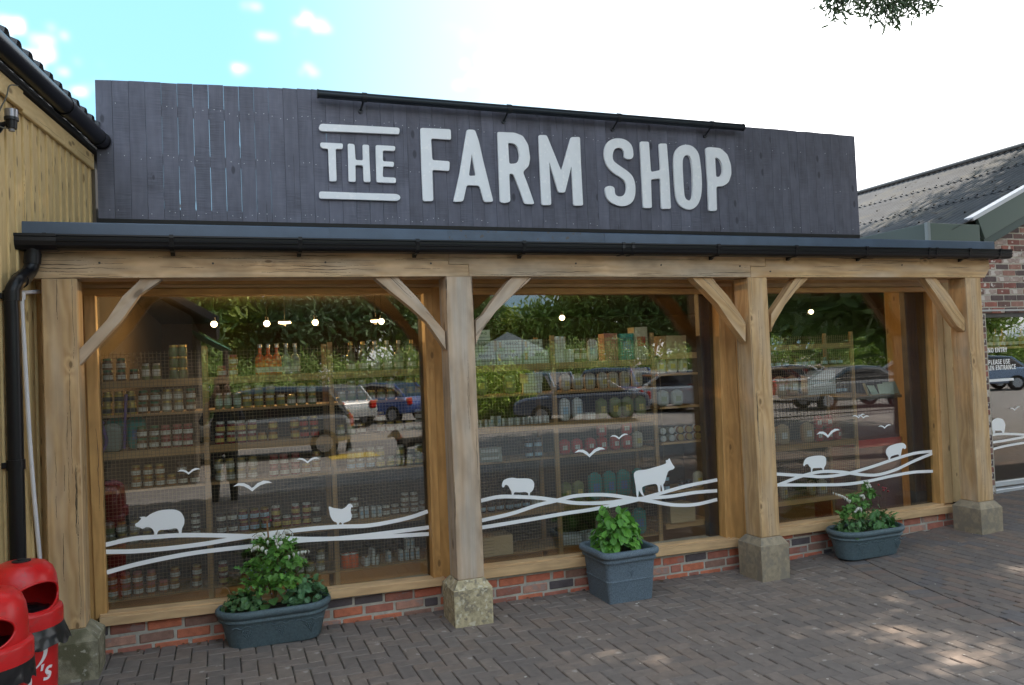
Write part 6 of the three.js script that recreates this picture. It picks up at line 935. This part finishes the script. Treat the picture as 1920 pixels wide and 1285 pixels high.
// parked cars
const carGlass = new THREE.MeshPhysicalMaterial({ color: new THREE.Color().setRGB(0.012, 0.016, 0.02), roughness: 0.05, ior: 2.3 }), tyre = std(0.015, 0.015, 0.015, 0.8), rimM = std(0.5, 0.5, 0.52, 0.3, { metalness: 0.8 }), lampW = std(0.7, 0.7, 0.72, 0.15), lampR = std(0.5, 0.01, 0.01, 0.2);
function car(label, at, turn, paint, kindOf = 'hatch') {
  const t = thing('parked_car', label, 'car', null, at); t.rotation.y = turn;
  const prof = kindOf === 'saloon' ? [[-2.15, 0.3], [-2.2, 0.55], [-2.15, 0.78], [-1.6, 0.92], [1.0, 0.96], [1.9, 0.93], [2.15, 0.85], [2.2, 0.5], [2.1, 0.3]] : [[-2.0, 0.3], [-2.05, 0.55], [-1.98, 0.78], [-1.45, 0.92], [1.5, 0.98], [1.85, 0.95], [1.95, 0.6], [1.9, 0.3]];
  const roof = kindOf === 'saloon' ? [[-1.2, 0.9], [-0.45, 1.38], [0.1, 1.44], [0.75, 1.38], [1.5, 0.92]] : kindOf === 'suv' ? [[-1.25, 0.9], [-0.6, 1.6], [0, 1.68], [1.5, 1.62], [1.85, 0.95]] : [[-1.2, 0.9], [-0.45, 1.42], [0.2, 1.5], [1.2, 1.42], [1.75, 0.95]];
  const k = 0.08, body = extrude(polyShape(chaikin(prof, 0.2, 2)), 1.56, k).translate(0, 0, -0.78), cab = extrude(polyShape(roof), 1.26, 0.1).translate(0, 0, -0.63);
  mesh('body', plain(body), paint, t); mesh('windows', plain(cab), carGlass, t);
  const top = [...roof.slice(1, -1).map(([x, y]) => [x, y + 0.005]), ...roof.slice(1, -1).reverse().map(([x, y]) => [x, y - 0.05])]; mesh('roof', plain(extrude(polyShape(top), 1.2, 0.02).translate(0, 0.012, -0.6)), paint, t);
  for (const z of [-0.68, 0.68]) { const [a, b, c] = [roof[0], roof[1], roof[roof.length - 1]], d = roof[roof.length - 2]; mesh('pillar', merge([bar(new V3(a[0], a[1], z), new V3(b[0], b[1], z * 0.93), 0.06, 0.05), bar(new V3(c[0], c[1], z), new V3(d[0], d[1], z * 0.93), 0.09, 0.05), bar(new V3(0.25, 0.95, z * 1.02), new V3(0.2, roof[2][1] - 0.05, z * 0.95), 0.05, 0.03)]), paint, t); }
  for (const [x, z] of [[-1.3, 0.78], [-1.3, -0.78], [1.3, 0.78], [1.3, -0.78]]) { const w = part('wheel', t); mesh('tyre', new THREE.CylinderGeometry(0.32, 0.32, 0.2, 24).rotateX(Math.PI / 2).translate(x, 0.32, z), tyre, w); mesh('rim', new THREE.CylinderGeometry(0.2, 0.2, 0.215, 16).rotateX(Math.PI / 2).translate(x, 0.32, z), rimM, w); }
  for (const z of [-0.6, 0.6]) { mesh('headlight', uvBox(cbox(0.12, 0.14, 0.34, 0.03).translate(-2.02, 0.7, z)), lampW, t); mesh('tail_light', uvBox(cbox(0.1, 0.26, 0.26, 0.03).translate(kindOf === 'saloon' ? 2.17 : 1.93, 0.8, z * 1.08)), lampR, t); mesh('mirror', uvBox(cbox(0.12, 0.12, 0.2, 0.03).translate(-0.95, 1.0, z * 1.55)), paint, t); }
  mesh('number_plate', uvBox(cbox(0.02, 0.11, 0.5, 0.003).translate(-2.1, 0.5, 0)), lampW, t); return t;
}
const paint = (r, g, b) => new THREE.MeshPhysicalMaterial({ color: new THREE.Color().setRGB(r, g, b), roughness: 0.35, clearcoat: 1, clearcoatRoughness: 0.05, metalness: 0.3 });
{
  const at = (px, zv) => { const p = refl(px, 720, zv); return new V3(p.x, GY, p.z); };
  const blue = paint(0.06, 0.12, 0.36), black = paint(0.14, 0.16, 0.22), silver = paint(0.55, 0.57, 0.6), grey = paint(0.26, 0.27, 0.29), steel = paint(0.28, 0.38, 0.55), red = paint(0.4, 0.03, 0.03), white = paint(0.75, 0.75, 0.74);
  car('dark grey estate with red tail lights parked close to the shop', at(500, -14), 0.12, grey, 'suv'); car('silver hatchback parked facing the shop', at(612, -23), 1.15, silver); car('blue hatchback parked behind the bollard', at(712, -24), 0.9, blue);
  [['red hatchback half hidden by the second oak post', 900, -21, 1.2, red, 'hatch'], ['pale steel blue car parked left in the middle row', 985, -20, 1.05, steel, 'suv'], ['blue grey saloon in front of the middle row', 1085, -17.5, 0.35, black, 'saloon'], ['blue car in the middle row behind the blue grey saloon', 1140, -22, 1.1, blue, 'suv'], ['white hatchback in the middle row', 1205, -21, 1.2, white, 'hatch'], ['silver car with bright windscreen at the right of the middle row', 1275, -19, 0.95, silver, 'hatch'], ['dark red car at the end of the middle row', 1350, -20, 1.15, red, 'hatch'], ['large grey car parked behind the railings', 1590, -15.5, 0.2, grey, 'saloon'], ['silver car farther behind the railings', 1700, -20, 0.8, silver, 'hatch'], ['white car behind the left end of the railings', 1475, -20, 1.0, white, 'hatch'], ['pale blue car opposite the glass door', 1900, -17, 0.5, steel, 'hatch']].forEach(([l, px, zv, a, m, k]) => car(l, at(px, zv), a, m, k));
}
// storage barn with green lean-to, garden hut, railings, bollard, yellow road lettering block
{
  const s = thing('storage_barn', 'dark timber storage barn with a steep roof across the yard on the left', 'barn'), zf = 9.2, xr = refl(362, 700, 2 * ZG - zf).x, xl = xr - 8.5, e = 3.0, ap = 5.6, xm = (xl + xr) / 2;
  mesh('wall', uvBox(extrude(polyShape([[xl, GY], [xr, GY], [xr, e], [xm, ap], [xl, e]]), 7).translate(0, 0, zf), 1), M.fence, s);
  for (const d of [-1, 1]) mesh('roof', bar(new V3(xm - d * 0.05, ap + 0.12, zf + 3.2), new V3(d > 0 ? xr + 0.45 : xl - 0.45, e - 0.12, zf + 3.2), 0.12, 7.8), std(0.035, 0.036, 0.04, 0.7), s);
  for (const x of [xl + 1.5, xl + 4]) { mesh('door', boxAt(x, x + 1.6, GY, 2.2, zf - 0.03, zf, 1), M.dark, s); }
  const g = thing('lean_to', 'small lean to with green corrugated roof beside the storage barn', 'lean to'), y1 = refl(345, 626, 2 * ZG - zf - 1).y, y0 = refl(430, 660, 2 * ZG - zf - 1).y, xe = refl(432, 660, 2 * ZG - zf - 1).x, w = new THREE.PlaneGeometry(3, 1, 90, 1), p = w.attributes.position;
  for (let i = 0; i < p.count; i++) { const u = p.getX(i) + 1.5, v = p.getY(i) + 0.5; p.setXYZ(i, lerp(xe, xr, v), lerp(y0, y1, v) + 0.02 * Math.sin(u * 42), zf + u); } w.computeVertexNormals();
  mesh('roof', w, std(0.09, 0.26, 0.17, 0.5, { side: THREE.DoubleSide }), g); for (const z of [zf + 0.05, zf + 2.9]) mesh('post', rod(new V3(xe - 0.1, GY, z), new V3(xe - 0.1, y0, z), 0.05, 8), M.fence, g);
}
{
  const c = refl(955, 700, -31), h = thing('garden_hut', 'small pale garden hut with grey pyramid roof across the car park', 'hut', null, new V3(c.x, GY, c.z)); mesh('wall', boxAt(-1.5, 1.5, 0, 2.3, -1.3, 1.3, 1), std(0.42, 0.36, 0.27, 0.8), h); mesh('opening', boxAt(-0.1, 1.1, 0.9, 2.0, -1.33, -1.29, 1), M.dark, h);
  mesh('roof', new THREE.ConeGeometry(2.6, 1.35, 4).rotateY(Math.PI / 4).scale(1.15, 1, 0.9).translate(0, 2.95, 0), std(0.12, 0.15, 0.165, 0.7), h);
}
{
  const y = 1.0, A = on(1420, 742, -12.2), k = thing('railings', 'black vertical bar railings in front of the parked black car', 'railings'), z = 2 * ZG + 12.6, x0 = A.x - 0.3, x1 = x0 + 8; for (let x = x0; x < x1; x += 0.125) mesh('bar', rod(new V3(x, GY, z), new V3(x, y, z), 0.011, 6), M.blackMetal, k);
  for (const yy of [GY + 0.12, y]) mesh('rail', boxAt(x0 - 0.03, x1 + 0.03, yy - 0.02, yy + 0.02, z - 0.02, z + 0.02, 0), M.blackMetal, k);
}
{
  const b = refl(653, 800, -14), t = thing('bollard', 'slim black bollard with gold bands in the car park', 'bollard', null, new V3(b.x, GY, b.z)); mesh('shaft', rod(new V3(0, 0, 0), new V3(0, 0.95, 0), 0.045, 12, 0.035), M.blackMetal, t); mesh('base', rod(new V3(0, 0, 0), new V3(0, 0.2, 0), 0.075, 12, 0.06), M.blackMetal, t); mesh('cap', new THREE.SphereGeometry(0.05, 12, 8).translate(0, 0.98, 0), C.gold, t); mesh('ring', rod(new V3(0, 0.78, 0), new V3(0, 0.81, 0), 0.05, 12), C.gold, t);
  const q = refl(662, 870, -12.8), m = mesh('road_marking', boxAt(q.x - 0.55, q.x + 0.55, GY + 0.002, GY + 0.006, q.z - 0.5, q.z + 0.5, 0, 0.001), std(0.5, 0.36, 0.06, 0.8), scene, 'worn yellow painted block on the car park asphalt'); m.userData.kind = 'structure';
}
// bodies as one continuous surface: joints with radii, joined smoothly
function bodyOf(bones, lo, size, res, smooth = 0.03) {
  const mc = new MarchingCubes(res, new THREE.MeshBasicMaterial(), false, false, 400000); mc.isolation = 0; const h = res / 2, P = new V3();
  const B = bones.map(([a, b, ra, rb]) => { const A = new V3(...a), D = new V3(...b).sub(A); return [A, D, D.lengthSq(), ra, rb]; });
  for (let k = 0; k < res; k++) for (let j = 0; j < res; j++) for (let i = 0; i < res; i++) {
    P.set(lo[0] + (i / res) * size, lo[1] + (j / res) * size, lo[2] + (k / res) * size); let d = 1;
    for (const [A, D, L, ra, rb] of B) { const x = P.x - A.x, y = P.y - A.y, z = P.z - A.z, t = L ? clamp((x * D.x + y * D.y + z * D.z) / L) : 0, e = Math.hypot(x - D.x * t, y - D.y * t, z - D.z * t) - lerp(ra, rb, t); if (e > d + smooth) continue; const m = clamp(0.5 + 0.5 * (d - e) / smooth); d = lerp(d, e, m) - smooth * m * (1 - m); }
    mc.field[i + j * res + k * res * res] = -d;
  }
  mc.update(); const n = mc.count, g = new THREE.BufferGeometry(), p = new Float32Array(mc.positionArray.subarray(0, n * 3)), nn = new Float32Array(mc.normalArray.subarray(0, n * 3));
  for (let i = 0; i < n; i++) for (let c = 0; c < 3; c++) p[i * 3 + c] = lo[c] + (p[i * 3 + c] + 1) / 2 * size;
  g.setAttribute('position', new THREE.BufferAttribute(p, 3)); g.setAttribute('normal', new THREE.BufferAttribute(nn, 3)); g.computeVertexNormals(); return g;
}
{
  // the photographer, seen only in the glass: stands right behind the camera with both hands up to it
  const t = thing('person', 'person in dark trousers and blue sleeves holding a camera up to the face', 'person', null, new V3(0.74, gy(0.74, 5.6) - 0.16, 5.62));
  const body = [[[0, 1.0, 0.12], [0, 1.25, 0.13], 0.15, 0.16], [[0, 1.25, 0.13], [0, 1.52, 0.12], 0.16, 0.1], [[-0.17, 1.55, 0.12], [0.17, 1.55, 0.12], 0.07, 0.07], [[0, 1.55, 0.11], [0, 1.72, 0.08], 0.055, 0.055], [[-0.19, 1.54, 0.12], [-0.27, 1.33, 0.0], 0.055, 0.045], [[-0.27, 1.33, 0.0], [-0.08, 1.76, -0.07], 0.045, 0.032], [[0.19, 1.54, 0.12], [0.27, 1.33, 0.0], 0.055, 0.045], [[0.27, 1.33, 0.0], [0.08, 1.76, -0.07], 0.045, 0.032], [[-0.1, 0.98, 0.12], [-0.12, 0.52, 0.1], 0.1, 0.065], [[-0.12, 0.52, 0.1], [-0.13, 0.09, 0.12], 0.065, 0.045], [[-0.13, 0.05, 0.13], [-0.15, 0.04, -0.08], 0.045, 0.04], [[0.1, 0.98, 0.12], [0.12, 0.52, 0.1], 0.1, 0.065], [[0.12, 0.52, 0.1], [0.13, 0.09, 0.12], 0.065, 0.045], [[0.13, 0.05, 0.13], [0.15, 0.04, -0.08], 0.045, 0.04], [[0, 1.84, 0.085], [0, 1.89, 0.1], 0.085, 0.095], [[0, 1.78, 0.05], [0, 1.8, 0.07], 0.05, 0.06], [[0, 1.83, -0.01], [0, 1.81, -0.025], 0.012, 0.014]];
  for (const s of [-1, 1]) for (let f = 0; f < 4; f++) body.push([[s * 0.085, 1.775 + f * 0.017, -0.085], [s * 0.072, 1.785 + f * 0.017, -0.13], 0.011, 0.009], [[s * 0.072, 1.785 + f * 0.017, -0.13], [s * 0.045, 1.785 + f * 0.017, -0.14], 0.009, 0.008]);
  for (const s of [-1, 1]) body.push([[s * 0.075, 1.77, -0.08], [s * 0.04, 1.765, -0.1], 0.012, 0.009]);
  const g = bodyOf(body, [-1, -0.02, -1], 2.02, 130, 0.035), p = g.attributes.position, col = new Float32Array(p.count * 3);
  for (let i = 0; i < p.count; i++) { const x = p.getX(i), y = p.getY(i), z = p.getZ(i), hand = z < -0.075 && y > 1.7, head = y > 1.63 && Math.abs(x) < 0.12 && z > -0.04, c = hand ? [0.45, 0.28, 0.2] : head ? [0.45, 0.28, 0.2] : Math.abs(x) > 0.19 && y > 1.2 || z < 0.0 && y > 1.2 ? [0.028, 0.034, 0.055] : y > 1.0 ? [0.02, 0.022, 0.03] : y < 0.09 ? [0.03, 0.025, 0.02] : [0.02, 0.02, 0.025]; col.set(c, i * 3); }
  g.setAttribute('color', new THREE.BufferAttribute(col, 3)); mesh('body', g, new THREE.MeshStandardMaterial({ vertexColors: true, roughness: 0.8 }), t);
  mesh('hair', (() => { const h = new THREE.SphereGeometry(0.105, 20, 14, 0, 6.283, 0, 1.75).rotateX(0.5).translate(0, 1.89, 0.11); return h; })(), std(0.05, 0.03, 0.02, 0.7), t);
  mesh('camera', merge([boxAt(-0.065, 0.065, 1.79, 1.885, -0.135, -0.085, 0)]), M.blackPlastic, t);
}
{
  const q = refl(776, 850, -10.2), t = thing('dog', 'black dog standing on the asphalt with its head raised', 'dog', null, new V3(q.x, GY, q.z));
  const b = [[[0.28, 0.46, 0], [-0.22, 0.48, 0], 0.105, 0.085], [[-0.22, 0.48, 0], [-0.3, 0.5, 0], 0.1, 0.09], [[0.28, 0.5, 0], [0.42, 0.66, 0], 0.08, 0.06], [[0.42, 0.68, 0], [0.46, 0.68, 0], 0.065, 0.06], [[0.48, 0.66, 0], [0.58, 0.63, 0], 0.04, 0.028], [[0.4, 0.72, 0.05], [0.37, 0.66, 0.075], 0.022, 0.015], [[0.4, 0.72, -0.05], [0.37, 0.66, -0.075], 0.022, 0.015], [[-0.34, 0.52, 0], [-0.52, 0.42, 0], 0.028, 0.015], [[-0.52, 0.42, 0], [-0.6, 0.5, 0], 0.018, 0.012]];
  for (const z of [-0.075, 0.075]) b.push([[0.26, 0.42, z], [0.24, 0.22, z], 0.055, 0.03], [[0.24, 0.22, z], [0.26, 0.03, z], 0.028, 0.022], [[0.26, 0.025, z], [0.3, 0.02, z], 0.024, 0.02], [[-0.26, 0.46, z], [-0.19, 0.3, z], 0.075, 0.045], [[-0.19, 0.3, z], [-0.34, 0.2, z], 0.04, 0.025], [[-0.34, 0.2, z], [-0.32, 0.03, z], 0.024, 0.02], [[-0.32, 0.025, z], [-0.28, 0.02, z], 0.024, 0.02]);
  mesh('body', bodyOf(b, [-0.7, -0.02, -0.7], 1.4, 100, 0.03), std(0.018, 0.014, 0.012, 0.75), t); t.rotation.y = Math.PI - 0.35;
  mesh('collar', new THREE.TorusGeometry(0.07, 0.012, 8, 20).rotateY(Math.PI / 2).rotateZ(0.8).translate(0.35, 0.59, 0), C.red, t);
}
// the big tree right of the picture whose boughs reach over the paving
{
  const base = new V3(12.6, 0.05, 3.4), t = thing('overhanging_tree', 'large tree whose leafy branch tips hang into the top right of the picture', 'tree', null, base);
  const L = (x, y, z) => new V3(x - base.x, y - base.y, z - base.z), limb = (a, b, c, r0, r1) => { const cu = new THREE.CatmullRomCurve3([a, b, c]).getPoints(8), g = []; for (let i = 0; i < 8; i++) g.push(rod(cu[i], cu[i + 1], lerp(r0, r1, i / 8), 9, lerp(r0, r1, (i + 1) / 8))); return merge(g); };
  mesh('trunk', limb(L(12.6, -0.1, 3.4), L(12.4, 3, 3.3), L(12.0, 6.5, 3.0), 0.34, 0.2), bark, t);
  for (const [b, c, r] of [[[10.5, 7.5, 1.0], [6.2, 8.6, -1.2], 0.14], [[10.5, 8.8, 0], [7, 10.8, -2.6], 0.13], [[11, 9, 2.5], [8.5, 11.5, 2], 0.12], [[9.5, 6.6, 2.2], [6.2, 6.3, 1.6], 0.11], [[12.6, 9, 0], [13, 11, -2.5], 0.12], [[8, 7.6, 0.2], [3.4, 9.2, -1.8], 0.08]]) mesh('limb', limb(L(12.1, 5.4, 3.1), L(...b), L(...c), r, 0.03), bark, t);
  // openings in the crown through which sun reaches the paving
  const gaps = [[5.45, 0.95, 0.16, 0.05], [4.9, 1.5, 0.16, 0.06], [4.55, 1.25, 0.08, 0.02], [4.9, 2.05, 0.2, 0.07], [4.2, 2.3, 0.3, 0.08], [6.7, 1.05, 0.22, 0.05], [2.85, 0.95, 0.06, 0.01], [3.3, 1.25, 0.08, 0.02], [3.6, 1.9, 0.1, 0.05], [5.9, 1.9, 0.1, 0.04]];
  // everything above the picture; only the hanging twig below shows
  const v = new V3(), above = (p) => { v.copy(p).add(base).applyMatrix4(camera.matrixWorldInverse); const y = v.y / -v.z, x = v.x / -v.z; if (!(v.z > -0.5 || y > 0.50 || x > 0.80)) return false; v.copy(p).add(base); const gx = v.x - SUN.x / SUN.y * v.y, gz = v.z - SUN.z / SUN.y * v.y; return !gaps.some(([x0, z0, a, b]) => ((gx - x0) / (a + 0.26)) ** 2 + ((gz - z0) / (b + 0.26)) ** 2 < 1); };
  const small = [spray(11, 16, 0.38, 0.15, 0.05), spray(12, 16, 0.38, 0.15, 0.05)];
  const blobs = [[6.5, 9.0, -0.6, 4.0, 2.2, 3.0], [9.8, 9.6, -0.6, 3.4, 2.6, 3.2], [3.2, 9.4, -1.6, 3.0, 1.7, 2.4], [8, 11.4, -2.2, 4, 1.8, 3.0], [12.8, 9.0, 0.4, 3.0, 2.6, 3.0], [6.5, 6.6, 1.4, 1.8, 0.8, 1.4], [9.4, 7.2, 0.6, 1.8, 1, 1.8], [14.5, 10.5, -2.0, 3.0, 2.2, 2.6], [12, 9, -3, 2.6, 2, 2], [6.0, 8.8, 2.8, 3.2, 1.8, 2.0], [11.2, 9.4, 4.2, 3.2, 2.2, 2.8], [2.6, 8.6, 1.2, 2.4, 1.4, 1.8]].map(([x, y, z, a, b, c]) => [x - base.x, y - base.y, z - base.z, a, b, c]);
  crownOf(blobs, 15500, 500, new THREE.MeshPhysicalMaterial({ color: new THREE.Color().setRGB(0.06, 0.10, 0.03), roughness: 0.6, side: THREE.DoubleSide, transmission: 0.3, thickness: 0 }), t, 1, above, small);
  // the twigs that hang into the picture
  const q = rng(515), lv = [], tw = [], tips = [[1548, 10], [1560, 24], [1578, 30], [1600, 16], [1625, 14], [1640, 32], [1655, 42], [1668, 28], [1684, 38], [1700, 20], [1722, 16], [1738, 12], [1612, -14], [1650, -10], [1690, -8], [1720, -16], [1570, -12]];
  for (const [px, py] of tips) {
    const z = 0.9 + 0.5 * q(), e = on(px, py, z).sub(base), s = on(px + 14 + 20 * q(), py - 55 - 20 * q(), z + 0.1).sub(base), m = s.clone().lerp(e, 0.5).add(new V3(0.03, 0.02, 0)), cu = new THREE.CatmullRomCurve3([s, m, e]); tw.push(tube([s, m, e], 0.0035, 8, 5));
    for (let i = 0; i < 110; i++) { const p = cu.getPoint(Math.pow(q(), 0.7)).add(new V3(q() - 0.5, q() - 0.5, q() - 0.5).multiplyScalar(0.13)); lv.push(plain(aim(leafGeo('slim', 0.045 + 0.025 * q(), 0.045, 0.2, 0.2), p, new V3(q() - 0.5, q() - 0.75, q() - 0.5), q() * 6))); }
  }
  const top = tips.map(([px]) => on(px + 20, -60, 1.1).sub(base)); tw.push(limb(L(6.2, 6.3, 3.2), L(5.9, 5.6, 2.0), top[6], 0.03, 0.012)); for (const p of top) tw.push(rod(top[6], p, 0.008, 6));
  mesh('twigs', merge(tw), bark, t); tag(mesh('leaves', mergeGeometries(lv, false), new THREE.MeshPhysicalMaterial({ color: new THREE.Color().setRGB(0.05, 0.085, 0.03), roughness: 0.6, side: THREE.DoubleSide, transmission: 0.25, thickness: 0 }), t), null, null, null, 'stuff');
}
// a second tree on the car park, whose shade lies over the near asphalt
tree('tree', 'broad tree on the near edge of the car park right of the shop', new V3(15.6, GY, 7.2), 12.5, 5.6, 601, crownMat[1], 2600);
renderer.render(scene, camera);
